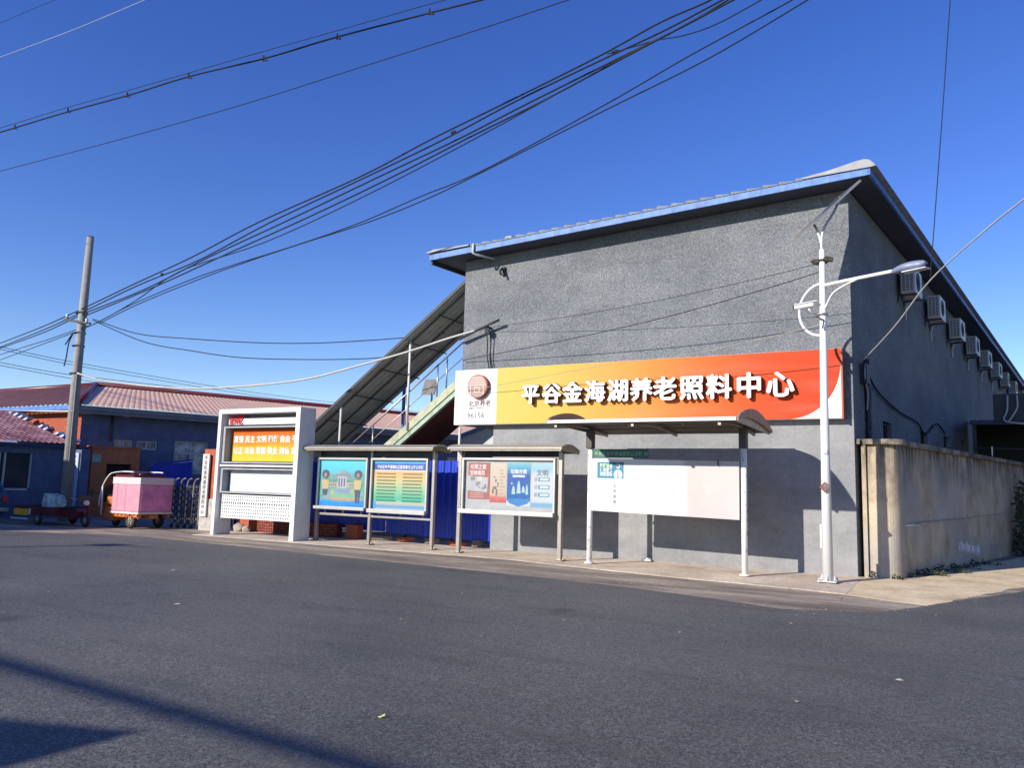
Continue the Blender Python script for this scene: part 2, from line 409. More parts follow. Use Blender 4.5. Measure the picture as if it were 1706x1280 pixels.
lw = MB()
lw.poly([(-10.68, W, 0), (XR, W, 0), (XR, W, 3.1), (-10.68, W, 3.1)])
lw.poly([Vector((-10.68, W, 0)), Vector((-10.68, W, 3.1)), Vector((-10.68, W, 3.1)) + DS * LEN, Vector((-10.68, W, 0)) + DS * LEN])
lw.build('lower_wall', M_SMOOTH, hall)
sw = MB(); holes = [(2.6, 3.55, 2.55, 3.28), (7.2, 8.3, 2.55, 3.38), (11.1, 12.2, 2.6, 3.5), (15.0, 15.9, 2.6, 3.6)]
wall_holes(sw, (XR, W), DS.xy, LEN, 0, ztop(XR), holes, .22); sw.build('side_wall', M_ROUGH, hall)
for a, b, c, d in holes:
    w_ = MB(); p = A - NS * .15
    w_.add([p + DS * a + Z * c, p + DS * b + Z * c, p + DS * b + Z * d, p + DS * a + Z * d], [(0, 1, 2, 3)])
    wo = w_.build('window', M_GLASSD, hall)
    fr = MB(); q = A - NS * .12
    for t in (a + .03, (a + b) / 2, b - .03): fr.obox(q + DS * t + Z * (c + d) / 2, DS * .05, NS * .05, Z * (d - c))
    for t in (c + .03, d - .03): fr.obox(q + DS * (a + b) / 2 + Z * t, DS * (b - a - .11), NS * .045, Z * .05)
    fr.build('window_frame', M_DARK, wo)
# roof: tile-pressed sheet falling to the left, overhanging 0.6 m all round
FX0, FX1, FY = -12.46, -1.70, 16.6
def rp(x, s, dz=0):                                     # x across, s along the hall from the front edge
    return Vector((x, FY, ztop(x) + dz)) + DS * s
rf = MB(); NU, NV = 62, 640; RL = LEN + 1.0
def tile(a, b):
    x = FX0 + (FX1 - FX0) * a; s = RL * b
    st = (a * 31) % 1.0
    return rp(x, s, .155 + .022 * math.sin(2 * math.pi * s / .21) + .03 * (1 - st))
rf.grid(tile, NU, NV, False); roof = rf.build('roof', M_SHEET, hall)
fs = MB(); fs.prism([(FX0, FY - .012, ztop(FX0)), (FX1, FY - .012, ztop(FX1)), (FX1, FY - .012, ztop(FX1) + .145), (FX0, FY - .012, ztop(FX0) + .145)], (0, .05, 0))
fs.build('front_fascia', M_BLUETRIM, hall)
fb = MB(); fb.prism([rp(FX1, .0), rp(FX1, RL), rp(FX1, RL, .14), rp(FX1, 0, .14)], NS * -.05); fb.build('side_fascia', M_BLUETRIM, hall)
fl = MB(); fl.prism([rp(FX0, .05, -.10), rp(FX0, RL, -.10), rp(FX0, RL, .12), rp(FX0, .05, .12)], (.05, 0, 0)); fl.build('side_fascia', M_DARK, hall)
so = MB()
so.poly([rp(FX0 + .05, .04, .015), rp(FX1 - .05, .04, .015), rp(FX1 - .05, .62, .015), rp(FX0 + .05, .62, .015)])
so.poly([rp(XR - .03, .6, .012), rp(FX1 - .06, .6, .012), rp(FX1 - .06, RL, .012), rp(XR - .03, RL, .012)])
so.poly([rp(FX0 + .05, .6, .012), rp(XL + .03, .6, .012), rp(XL + .03, RL, .012), rp(FX0 + .05, RL, .012)])
so.build('soffit', mat('soffit_shade', (.045, .055, .075), .8, var=.15), hall)  # bluish dark: the shade under the eaves is put into the colour
te = MB(); x = FX0 + 1.3; rnd = random.Random(2)
while x < -3.0:
    w_ = .335; te.prism([(x, FY - .03, ztop(x) + .145), (x + w_ - .01, FY - .03, ztop(x + w_) + .148), (x + w_ - .01, FY - .03, ztop(x + w_) + .165), (x + .05, FY - .03, ztop(x) + .215 + rnd.uniform(-.014, .010)), (x, FY - .03, ztop(x) + .205)], (0, .12, 0)); x += w_
te.build('tile_edge', mat('tile_edge_grey', (.13, .15, .18), .6, var=.3, scale=7), hall)
sc = MB(); sc.grid(lambda a, c: rp(FX1 - .02, RL * a, .150) + (NS * .12 * min(c, .5) * 2 + Z * (.055 * (1 if (int(a * 1000) % 4) < 2 else .1)) * (1 if c < .9 else 0)), 1000, 2, False)
sc.build('tile_edge', M_SHEET, hall)
rc = MB()                                               # the folded cap along the high edge, its end seen from the road
prof = [(-3.0, .19), (-2.45, .235), (-1.95, .315), (-1.80, .325), (-1.70, .29), (-1.62, .20), (-1.58, .15), (-1.66, .14), (-3.0, .165)]
rc.prism([rp(x, -.05, d) for x, d in prof], DS * (RL + .05)); rc.build('ridge_cap', M_CAP, hall)
lf = MB(); lf.prism([rp(-12.52, -.05, .19), rp(-12.52, -.05, .27), rp(-11.2, -.05, .21), rp(-11.2, -.05, .18)], DS * RL); lf.build('edge_flashing', M_CAP, hall)
bp = MB(); bp.tube([(-11.05, 16.55, ztop(-11) + .2), (-11.05, 16.53, ztop(-11) - .05), (-10.98, 16.6, ztop(-11) - .09), (-10.7, 17.0, ztop(-11) - .12)], .03, 8); bp.build('overflow_pipe', M_WINFR, hall)
bp = MB(); bp.box((-10.22, 16.72, ztop(-10) + .17), (-10.02, 16.9, ztop(-10) + .29)); bp.build('roof_vent', M_CAP, hall, .02)
bp = MB(); bp.box((-10.55, 17.12, 6.98), (-10.45, 17.2, 7.2)); bp.tube([(-10.5, 17.1, 7.15), (-10.5, 16.98, 7.05), (-10.46, 16.98, 6.95)], .03, 6); bp.build('wall_lamp', M_DARK, hall)
dp = MB(); q = A + DS * .95 + NS * .06; dp.tube([q + Z * 4.45, q + Z * 3.9, q + Z * 3.2 + DS * .05, q + Z * 2.2], .055, 8); dp.build('drain_pipe', M_DARK, hall)

# air conditioners along the side wall
def make_ac():
    t = thing('air_conditioner', 'white', 'air conditioner', (0, 0, 0), 'air conditioners hung along the side wall')
    b = MB(); b.box((.10, 0, 0), (.44, .98, .66)); b.build('casing', M_WHITEW, t, .02)
    f = MB(); f.torus((.445, .38, .33), (1, 0, 0), .225, .012, 24, 6)
    for r in (.07, .12, .17): f.torus((.447, .38, .33), (1, 0, 0), r, .006, 20, 5)
    for k in range(8):
        q = k * math.pi / 4; f.cyl((.447, .38, .33), (.447, .38 + .22 * math.cos(q), .33 + .22 * math.sin(q)), .005, 5)
    f.build('fan_grille', M_DARK, t)
    c = MB(); c.box((.13, -.012, .05), (.41, 0, .61)); cb = c.build('coil_face', M_DARK, t)
    l = MB()
    for k in range(11): l.box((.13, -.022, .06 + k * .05), (.41, -.012, .078 + k * .05))
    for k in range(4): l.box((.13 + k * .088, -.026, .05), (.146 + k * .088, -.022, .61))
    l.build('coil_guard', M_WHITEW, cb)
    for y in (.1, .84):
        k_ = MB(); k_.prism([(.0, y, -.01), (.46, y, -.01), (.46, y, -.04), (.06, y, -.05), (.0, y, -.3)], (0, .035, 0)); k_.build('bracket', M_DARK, t)
    h = MB(); h.tube(smoothpath([(.30, .98, .22), (.28, 1.06, .18), (.14, 1.08, .05), (.03, 1.06, -.15), (.02, 1.05, -.5)]), .022, 6); h.build('hose', M_WHITEW, t)
    return t
ac0 = make_ac(); angS = math.atan2(DS.y, DS.x) - math.pi / 2
words = ['nearest the road corner', 'second from the road corner', 'third from the road corner', 'fourth from the road corner', 'fifth from the road corner', 'sixth from the road corner', 'seventh from the road corner', 'eighth from the road corner', 'farthest from the road']
acd = [4.6, 8.4, 12.4, 16.4, 20.3, 24.3, 28.4, 32.6, 37.7]
for k, d in enumerate(acd):
    o = ac0 if k == 0 else copy_tree(ac0)
    o.location = A + DS * d + Z * (6.56 + .018 * d); o.rotation_euler = (rad(random.uniform(-.7, .7)), 0, angS + rad(random.uniform(-1.5, 1.5)))
    o['label'] = 'white air conditioner on the shaded hall side, ' + words[k] + (', behind the lamp head' if k == 0 else '')

# cables and a meter box on the side wall
mt = thing('meter_box', 'small dark service box with tangled wires at the hall corner', 'service box', A + DS * .9 + Z * 3.9)
b = MB(); q = A + DS * .75 + NS * .07 + Z * 4.1; b.obox(q, DS * .3, NS * .13, Z * .42); b.build('box', M_DARK, mt, .01)
for k, (a, c) in enumerate([(.55, 3.1), (.7, 3.35), (.95, 2.95)]):
    b = MB(); q = A + NS * .1; b.tube(smoothpath([q + DS * .6 + Z * 4.35, q + DS * (a - .1) + Z * 4.0, q + DS * (a + .1) + Z * 3.7, q + DS * a + Z * c]), .014, 6); b.build('wire', M_CABLEG if k == 1 else M_CABLE, mt)
b = MB(); q = A + NS * .06; b.tube(smoothpath([q + DS * .9 + Z * 4.2, q + DS * 2.0 + Z * 3.85, q + DS * 4.2 + Z * 3.62, q + DS * 6.4 + Z * 3.55, q + DS * 7.6 + Z * 3.3, q + DS * 9.5 + Z * 3.75, q + DS * 11 + Z * 3.55]), .022, 6)
tag(b.build('wall_cable', M_CABLE), 'black cable drooping low along the shaded side wall of the hall', 'cable')

# ------------------------------------------------------------------ the long sign on the facade
sg = thing('shop_sign', 'long yellow to red sign board with white raised characters across the hall front', 'sign', (-7, 17.05, 3.1))
b = MB(); b.box((-11.735, 16.95, 3.1), (-2.385, 17.16, 4.515)); b.build('backing_board', M_WHITE, sg, .006)
b = MB(); b.box((-2.383, 16.93, 3.09), (-2.35, 17.165, 4.525)); b.build('side_trim', M_REDTILE, sg)
Yp = 16.944
pan = [(-10.46, 3.104)]; pan += [(-3.40, 3.104)]
for k in range(13):
    q = k / 12 * math.pi / 2; pan.append((-3.40 + 1.01 * math.sin(q), 3.104 + 1.12 * (1 - math.cos(q))))
pan += [(-2.39, 4.511), (-10.46, 4.511)]
b = MB(); b.prism([(x, Yp, z) for x, z in pan], (0, .005, 0))
b.build('coloured_face', gradient('sign_print', 0, [(0, (.52, .40, .10)), (.2, (.54, .36, .075)), (.45, (.56, .23, .045)), (.62, (.53, .125, .025)), (.8, (.48, .060, .014)), (1, (.44, .042, .011))], .4), sg)
def letter(c, size, o, parent):
    """one boxed-out character: a few strikes of the glyph side by side give the heavy strokes"""
    parts = []
    for k, (dx, dz) in enumerate([(0, 0), (-.020, .004), (.020, -.004), (0, .015), (0, -.015), (-.011, -.011), (.011, .011)]):
        parts.append(text(c, size, (o[0] + dx, o[1] + .0017 * k, o[2] + dz), X, Z, M_WHITE, parent, 'sign_letter', .07, 0, M_SIGNRED, 'CENTER'))
    bm = bmesh.new()
    for p in parts: bm.from_mesh(p.data)
    bm.to_mesh(parts[0].data); bm.free()
    for p in parts[1:]: bpy.data.objects.remove(p)
chars = '平谷金海湖养老照料中心'
xs = [-9.405, -8.83, -8.28, -7.70, -7.124, -6.558, -6.003, -5.398, -4.801, -4.169, -3.537]
for k, (c, x) in enumerate(zip(chars, xs)):
    letter(c, .515 + .006 * k, (x, 16.86, 3.615 - .0015 * k), sg)
em = MB(); em.cyl((-10.975, 16.84, 4.065), (-10.975, 16.95, 4.065), .305, 40); eo = em.build('round_emblem', M_SIGNRED, sg)
em = MB(); em.cyl((-10.975, 16.828, 4.065), (-10.975, 16.84, 4.065), .285, 40); em.build('emblem_face', mat('emblem_pink', (.34, .20, .165), .5, var=.06), eo)
em = MB()
for z, h in ((4.265, .16), (4.205, .21), (4.145, .24), (4.085, .26)): em.box((-10.975 - h, 16.82, z), (-10.975 + h, 16.828, z + .022))
em.box((-11.06, 16.82, 3.90), (-10.89, 16.828, 3.92)); em.box((-11.06, 16.82, 4.02), (-10.89, 16.828, 4.04)); em.box((-11.06, 16.82, 3.92), (-11.035, 16.828, 4.02)); em.box((-10.915, 16.82, 3.92), (-10.89, 16.828, 4.02))
em.box((-11.18, 16.82, 3.85), (-11.155, 16.828, 4.06)); em.box((-10.795, 16.82, 3.85), (-10.77, 16.828, 4.06))
em.build('emblem_mark', mat('emblem_cream', (.58, .50, .44), .5, var=.03), eo)
text('北京养老', .17, (-11.30, 16.945, 3.575), X, Z, mat('sign_ink', (.12, .05, .05), .6), sg, 'sign_text', .003, .01)
text('BEIJING YANGLAO', .055, (-11.28, 16.945, 3.50), X, Z, M_INKG, sg, 'sign_text', .002, 0)
text('96156', .20, (-11.33, 16.945, 3.27), X, Z, M_INKG, sg, 'sign_text', .003, .005, None, 'LEFT', 1.05)

# ------------------------------------------------------------------ outdoor stair on the left of the hall, rising to the right
st = thing('outdoor_staircase', 'pale green steel staircase climbing to the hall upper floor', 'staircase', (-14, 18.2, 0))
SL = (4.352 - 2.733) / (14.334 - 12.115); sz = lambda x: 2.733 + SL * (x + 14.334)
def band(y, d0, d1, x0=-18.0, x1=-11.72, t=.05): return [(x0, y, sz(x0) + d0), (x1, y, sz(x1) + d0), (x1, y, sz(x1) + d1), (x0, y, sz(x0) + d1)], (0, t, 0)
for y in (17.5, 19.0):
    b = MB(); b.prism(*band(y, -.24, 0)); so_ = b.build('stringer', M_GREENCR, st)
    b = MB(); b.prism(*band(y - .06, -.46, -.33, t=.12)); b.prism(*band(y + .04, -.33, -.24, t=.012)); b.build('lower_flange', M_GREENST, so_)
b = MB(); x = -17.9
while x < -11.8:
    b.box((x, 17.56, sz(x) - .26), (x + .29, 18.98, sz(x) - .21)); b.box((x + .27, 17.56, sz(x) - .24), (x + .29, 18.98, sz(x + .27) - .24)); x += .27
b.build('tread', M_REDUNDER, st)
b = MB(); b.prism([(-18, 17.57, sz(-18) - .50), (-11.72, 17.57, sz(-11.72) - .50), (-11.72, 17.57, sz(-11.72) - .45), (-18, 17.57, sz(-18) - .45)], (0, 1.4, 0)); b.build('underside_plate', M_REDUNDER, st)
for y in (17.52, 19.02):
    hz = .885 if y < 18 else .9
    b = MB(); b.tube([(-18, y, sz(-18) + hz), (-11.75, y, sz(-11.75) + hz)], .024, 8)
    ho = b.build('handrail', M_STEEL, st)
    b = MB(); b.tube([(-18, y, sz(-18) + .45), (-11.75, y, sz(-11.75) + .45)], .013, 6); b.build('middle_rail', M_STEEL, ho)
    for x in (-16.95, -14.9, -13.75, -12.72, -12.42): b = MB(); b.cyl((x, y, sz(x) - .1), (x, y, sz(x) + hz), .02, 8); b.build('baluster', M_STEEL, st)
for x in (-17.85, -17.2, -16.5):
    for y in (17.55, 18.95): b = MB(); b.cyl((x, y, 0), (x, y, sz(x) - .25), .04, 8); b.build('support_leg', M_GREENST, st)
ca = thing('stair_canopy', 'dark corrugated canopy sloping over the outdoor staircase', 'canopy', (-14, 18.2, 0))
cz = lambda x, y: 3.034 + (6.813 - 3.034) / (17.109 - 11.847) * (x + 17.109) - .02 * (y - 17.3)
def csheet(a, bb):
    x = -18.2 + (18.2 - 11.72) * a; y = 17.3 + 2.0 * bb
    return (x, y, cz(x, y) + .10 + .022 * math.sin(bb * 2 * math.pi * 10))
b = MB(); b.grid(csheet, 8, 120, True); b.build('canopy_sheet', M_CANOPY, ca)
b = MB(); b.prism([(-18.2, 17.27, cz(-18.2, 17.3) + .05), (-11.72, 17.27, cz(-11.72, 17.3) + .05), (-11.72, 17.27, cz(-11.72, 17.3) + .15), (-18.2, 17.27, cz(-18.2, 17.3) + .15)], (0, .03, 0)); b.build('edge_trim', M_DARK, ca)
for y in (17.55, 18.25, 18.95):
    b = MB(); b.prism([(-18.2, y, cz(-18.2, y)), (-11.72, y, cz(-11.72, y)), (-11.72, y, cz(-11.72, y) + .05), (-18.2, y, cz(-18.2, y) + .05)], (0, .035, 0)); b.build('rafter', mat('rafter_grey', (.10, .10, .10), .7), ca)
for k in range(7):
    x = -17.6 + k * .98; b = MB(); b.tube([(x, 17.35, cz(x, 17.35) - .02), (x, 19.25, cz(x, 19.25) - .02)], .018, 6); b.build('purlin', M_DARK, ca)
for x in (-16.1, -13.66):
    b = MB(); b.cyl((x, 17.47, sz(x) - .2), (x, 17.47, cz(x, 17.47)), .035, 8); b.build('post', M_WHITEW, ca)
for x in (-15.0, -12.8):
    b = MB(); b.cyl((x, 18.98, sz(x) - .2), (x, 18.98, cz(x, 18.98)), .05, 8); b.build('post', M_BLUETRIM, ca)
sl = thing('solar_light', 'small dark solar panel on a thin post seen through the stair railing', 'solar light', (-13.3, 20.0, 3.2))
b = MB(); b.obox((-14.95, 20.2, 4.60), (.50, 0, -.03), (-.22, .1, -.46), (.02, .02, .02)); b.build('solar_panel', mat('solar_back', (.20, .19, .19), .5), sl)
b = MB(); b.tube([(-14.9, 20.25, 4.55), (-14.9, 20.25, 0)], .03, 8); b.tube([(-15.3, 20.25, 3.85), (-14.5, 20.25, 3.9)], .015, 6); b.build('post', M_DARK, sl)
b = MB(); b.torus((-15.15, 20.2, 3.75), (0, 1, 0), .12, .01, 16, 5); b.torus((-14.9, 20.2, 3.75), (0, 1, 0), .12, .01, 16, 5); b.build('light_ring', M_DARK, sl)
# the little blue-edged lean-to behind the sign's lower left corner
aw = thing('blue_awning', 'small blue-edged white awning below the sign beside the hall', 'awning', (-11.6, 19, 2.6))
b = MB(); b.prism([(-12.95, 18.9, 2.86), (-11.0, 18.9, 3.48), (-11.0, 18.9, 3.60), (-12.95, 18.9, 2.98)], (0, .04, 0)); b.build('edge_trim', M_BLUETRIM, aw)
b = MB(); b.prism([(-12.95, 18.94, 2.86), (-11.0, 18.94, 3.48), (-11.0, 18.94, 3.51), (-12.95, 18.94, 2.89)], (0, 2.4, 0)); b.build('sheet', M_WHITE, aw)
b = MB(); b.poly([(-12.9, 18.96, 2.4), (-11.0, 18.96, 2.4), (-11.0, 18.96, 3.47), (-12.9, 18.96, 2.87)]); b.build('end_panel', M_SOFFIT, aw)
b = MB(); b.cyl((-12.05, 17.7, 0), (-12.05, 17.7, 3.1), .035, 8); b.build('post', M_WHITEW, aw)

# ------------------------------------------------------------------ white-framed display stand
bb = thing('display_stand', 'white framed display stand with an orange slogan panel and a perforated panel', 'display stand', (-17, 15.5, 0))
b = MB(); b.box((-18.60, 15.2, 0), (-18.47, 15.78, 3.50)); b.build('side_pillar', M_FRAMEW, bb, .015)
b = MB(); b.box((-15.58, 15.2, 0), (-15.42, 15.78, 3.50)); b.build('side_pillar', M_FRAMEW, bb, .015)
b = MB(); b.box((-18.47, 15.2, 3.37), (-15.58, 15.78, 3.50)); b.build('top_beam', M_FRAMEW, bb, .012)
b = MB(); b.box((-18.46, 15.62, .50), (-15.59, 15.68, 3.365)); b.build('back_panel', mat('stand_back_shade', (.16, .165, .175), .7), bb)  # white plate darkened: shade inside the stand is put into the colour
b = MB(); b.box((-18.40, 15.40, 3.07), (-15.60, 15.50, 3.245)); b.build('header_strip', M_FRAMEW, bb, .008)
text('宣传区', .19, (-18.36, 15.385, 3.10), X, Z, M_RED, bb, 'header_letters', .012, .015)
text('文化区', .12, (-18.34, 15.47, 3.255), X, Z, M_RED, bb, 'header_letters', .012, .02, sx=1.5)
def cabinet(z0, z1, pz0, pz1, m, name):
    c = MB(); t = .045
    c.box((-18.44, 15.28, z0), (-18.36, 15.60, z1)); c.box((-15.66, 15.28, z0), (-15.60, 15.60, z1))
    c.box((-18.36, 15.28, z1 - t), (-15.66, 15.60, z1)); c.box((-18.36, 15.28, z0), (-15.66, 15.60, z0 + t))
    o = c.build(name, mat('case_frame_shade', (.30, .31, .32), .5), bb, .006)  # slate grey carries the shade of the recessed cases
    c = MB(); c.box((-18.30, 15.50, pz0), (-15.70, 15.515, pz1)); return o, c.build('display_panel', m, o)
orange = gradient('slogan_print', 2, [(0, (0.589, 0.434, 0.037)), (.35, (0.589, 0.372, 0.031)), (.55, (0.577, 0.223, 0.019)), (.8, (0.558, 0.124, 0.012)), (1, (0.533, 0.074, 0.006))], .4, (2.2, .45))
o1, _ = cabinet(1.99, 3.02, 2.06, 2.94, orange, 'display_case')
for s, z in (('富强 民主 文明 和谐 自由 平等', 2.60), ('公正 法治 爱国 敬业 诚信 友善', 2.28)):
    text(s, .205, (-18.24, 15.496, z), X, Z, M_WHITE, o1, 'slogan', .004, .02, None, 'LEFT', .97)
b = MB(); b.box((-18.44, 15.23, 1.90), (-15.60, 15.6, 1.955)); b.build('ledge', M_FRAMEW, bb, .006)
o2, _ = cabinet(1.17, 1.86, 1.22, 1.80, mat('pale_board', (.50, .54, .58), .4, var=.05), 'display_case')
b = MB(); b.box((-18.42, 15.36, .48), (-15.60, 15.40, 1.13)); pp = b.build('perforated_panel', M_FRAMEW, bb, .004)
b = MB()
for r in range(7):
    for k in range(31):
        x = -18.36 + k * .088; z = 1.08 - r * .088
        b.obox((x + .012 * (r % 2), 15.357, z), (.036, 0, 0), (0, .008, 0), (0, 0, .030 if r != 2 else .055))
b.build('perforation', mat('hole_grey', (.07, .065, .09), .7), pp)['kind'] = 'stuff'

# ------------------------------------------------------------------ notice boards
def arch(y0, y1, z0, z1, rise, n=10): 
    return [(y0 + (y1 - y0) * i / n, z0 + (z1 - z0) * i / n + rise * math.sin(math.pi * (.06 + .94 * i / n) if i else 0)) for i in range(n + 1)]
def arch_roof(parent, x0, x1, y0, y1, z0, z1, rise, m, t=.035, endm=None, ribs=True):
    pr = arch(y0, y1, z0, z1, rise); b = MB()
    ring = [(x0, y, z) for y, z in pr] + [(x0, y, z - t) for y, z in reversed(pr)]
    b.prism(ring, (x1 - x0, 0, 0)); o = b.build('roof', m, parent)
    for xx in (x0 + .012, x1 - .042):
        b = MB(); b.prism([(xx, y, z - t - .001) for y, z in pr] + [(xx, y1, z1 - t - .05), (xx, y0, z0 - t - .02)], (.03, 0, 0)); b.build('end_cap', endm or m, o)
    if ribs:
        b = MB(); b.box((x0 + .04, y0 + .04, z0 - .075), (x1 - .04, y0 + .08, z0 - .037)); b.box((x0 + .04, y1 - .08, z1 - .075), (x1 - .04, y1 - .04, z1 - .037)); b.build('eave_rail', M_BRONZE, o)
    return o
def nb_post(parent, x, y, h, w=.085):
    b = MB(); b.box((x - w / 2, y - .05, 0), (x + w / 2, y + .05, h)); p = b.build('post', M_STEEL, parent, .012)
    b = MB(); b.box((x - .10, y - .11, .02), (x + .10, y + .11, .035))
    for s in (-1, 1): b.prism([(x + s * w / 2, y - .01, .035), (x + s * .10, y - .01, .035), (x + s * w / 2, y - .01, .14)], (0, .02, 0))
    b.build('foot_plate', M_BRONZE, p)
def frame(parent, x0, x1, z0, z1, y, t=.055, d=.09):
    b = MB(); b.box((x0, y, z0), (x0 + t, y + d, z1)); b.box((x1 - t, y, z0), (x1, y + d, z1))
    b.box((x0 + t, y, z1 - t), (x1 - t, y + d, z1)); b.box((x0 + t, y, z0), (x1 - t, y + d, z0 + t)); o = b.build('frame', M_ALU, parent, .008)
    b = MB(); b.box((x0 + .02, y + d - .015, z0 + .02), (x1 - .02, y + d + .02, z1 - .02)); b.build('back_plate', mat('case_back', (.30, .31, .31), .5, var=.15), o); return o
n1 = thing('notice_board', 'double notice board on three posts with a teal picture and a striped list', 'notice board', (-13.4, 15.85, 0))
for x in (-15.28, -13.46, -11.51): nb_post(n1, x, 15.88, 2.40)
arch_roof(n1, -15.52, -11.20, 15.35, 16.15, 2.435, 2.42, .09, M_ROOFSHEET, .035, mat('olive_cap', (.20, .17, .07), .6))
b = MB(); b.box((-15.23, 15.90, 2.21), (-13.52, 15.94, 2.39)); b.box((-13.40, 15.90, 2.21), (-11.57, 15.94, 2.39)); b.build('header_band', mat('header_slate', (.06, .065, .075), .5), n1)  # dark band filling the gap between the cases and the roof
f1 = frame(n1, -15.24, -13.52, .88, 2.19, 15.74); f2 = frame(n1, -13.41, -11.62, .86, 2.19, 15.74)
b = MB(); b.box((-15.24, 15.66, .85), (-13.51, 15.74, .93)); b.box((-13.42, 15.66, .82), (-11.61, 15.74, .92)); b.build('bottom_rail', M_ALU, n1, .01)
for x0, x1 in ((-15.24, -13.50), (-13.42, -11.55)):
    b = MB(); b.box((x0, 15.84, .69), (x1, 15.90, .75)); rl = b.build('lower_rail', M_STEEL, n1, .008)
    b = MB(); 
    for k in range(3): b.cyl((x0 + .25 + k * (x1 - x0 - .5) / 2, 15.87, .75), (x0 + .25 + k * (x1 - x0 - .5) / 2, 15.87, .88), .025, 8)
    b.build('spacer', M_STEEL, rl)
# picture one: generic park gate with two standing figures
YP = 15.812
def flat(pts, m, parent, name, y, t=.002):
    b = MB(); b.prism([(x, y, z) for x, z in pts], (0, t, 0)); return b.build(name, m, parent)
def rect(x0, z0, x1, z1): return [(x0, z0), (x1, z0), (x1, z1), (x0, z1)]
pm = lambda n, c: mat(n, tuple(x * .62 for x in c), .4, var=.1, scale=6)
p1 = flat(rect(-15.18, .935, -13.58, 2.13), gradient('picture_print', 2, [(0, (.012, .15, .42)), (.10, (.02, .24, .55)), (.13, (.06, .27, .36)), (.5, (.10, .29, .27)), (.72, (.09, .36, .44)), (1, (.10, .46, .60))], .35), f1, 'poster', YP, .006)
flat([(-15.1, 1.62), (-14.85, 1.78), (-14.6, 1.72), (-14.3, 1.86), (-14.0, 1.74), (-13.7, 1.80), (-13.66, 1.55), (-15.1, 1.55)], pm('print_hill', (.20, .42, .40)), p1, 'print_hill', YP - .003)
flat([(-15.1, 1.50), (-14.95, 1.66), (-14.7, 1.60), (-14.5, 1.68), (-14.1, 1.60), (-13.8, 1.68), (-13.66, 1.48)], pm('print_trees', (.16, .34, .26)), p1, 'print_hill', YP - .0045)
flat(rect(-14.88, 1.42, -13.92, 1.55), pm('print_wall', (.46, .46, .36)), p1, 'print_wall', YP - .006)
for k in range(4): flat(rect(-14.84 + k * .065, 1.45, -14.80 + k * .065, 1.52), pm('print_pane', (.24, .26, .30)), p1, 'print_window', YP - .0075); flat(rect(-14.16 + k * .06, 1.45, -14.12 + k * .06, 1.52), pm('print_pane', (.24, .26, .30)), p1, 'print_window', YP - .0075)
flat(rect(-14.55, 1.40, -14.24, 1.74), pm('print_gate', (.52, .54, .60)), p1, 'print_gate', YP - .008)
flat([(-14.72, 1.70), (-14.08, 1.70), (-14.20, 1.78), (-14.60, 1.78)], pm('print_roof', (.30, .32, .38)), p1, 'print_gate', YP - .0095)
flat([(-14.55, 1.78), (-14.25, 1.78), (-14.4, 1.88)], pm('print_roof', (.38, .40, .46)), p1, 'print_gate', YP - .0095)
for x in (-14.52, -14.43, -14.34): flat(rect(x, 1.44, x + .045, 1.66), pm('print_dark', (.18, .19, .28)), p1, 'print_window', YP - .0105)
flat([(-15.15, 1.10), (-14.7, 1.40), (-14.1, 1.40), (-13.62, 1.10)], pm('print_plaza', (.30, .40, .42)), p1, 'print_path', YP - .0042)
flat([(-14.62, 1.30), (-14.2, 1.30), (-14.14, 1.36), (-14.66, 1.36)], pm('print_pool', (.22, .36, .55)), p1, 'print_path', YP - .006)
for x, z, c in ((-15.10, 1.22, (.20, .46, .30)), (-14.72, 1.24, (.46, .52, .24)), (-14.02, 1.26, (.44, .50, .22)), (-13.70, 1.20, (.24, .48, .34))): flat([(x - .07, z), (x + .07, z), (x + .05, z + .11), (x, z + .15), (x - .05, z + .10)], pm('print_shrub', c), p1, 'print_shrub', YP - .007)
flat(rect(-14.75, 1.08, -13.95, 1.17), pm('print_sand', (.55, .38, .24)), p1, 'print_path', YP - .005)
flat(rect(-14.75, 1.17, -13.95, 1.24), pm('print_lawn', (.18, .55, .36)), p1, 'print_lawn', YP - .005)
for cx, zt, h in ((-14.98, 1.87, .66), (-13.86, 1.87, .84)):
    c = [(cx + .13 * math.cos(q * .4), zt - .11 + .115 * math.sin(q * .4)) for q in range(16)]
    flat(c, pm('print_hair', (.13, .11, .15)), p1, 'print_figure', YP - .008)
    c = [(cx + .055 * math.cos(q * .4), zt - .135 + .062 * math.sin(q * .4)) for q in range(16)]
    flat(c, pm('print_skin', (.36, .28, .32)), p1, 'print_figure', YP - .011)
    flat([(cx - .13, zt - .26), (cx + .13, zt - .26), (cx + .10, zt - .50), (cx - .10, zt - .50)], pm('print_shirt', (.62, .50, .26)), p1, 'print_figure', YP - .010)
    flat([(cx - .09, zt - .48), (cx + .09, zt - .48), (cx + .07, zt - h), (cx + .015, zt - h), (cx, zt - .55), (cx - .015, zt - h), (cx - .07, zt - h)], pm('print_trousers', (.10, .11, .19)), p1, 'print_figure', YP - .008)
flat([(-15.18, .94), (-14.4, .94), (-13.58, 1.0), (-13.58, 1.10), (-14.3, 1.02), (-15.18, 1.03)], pm('print_blue', (.04, .28, .70)), p1, 'print_band', YP - .004)
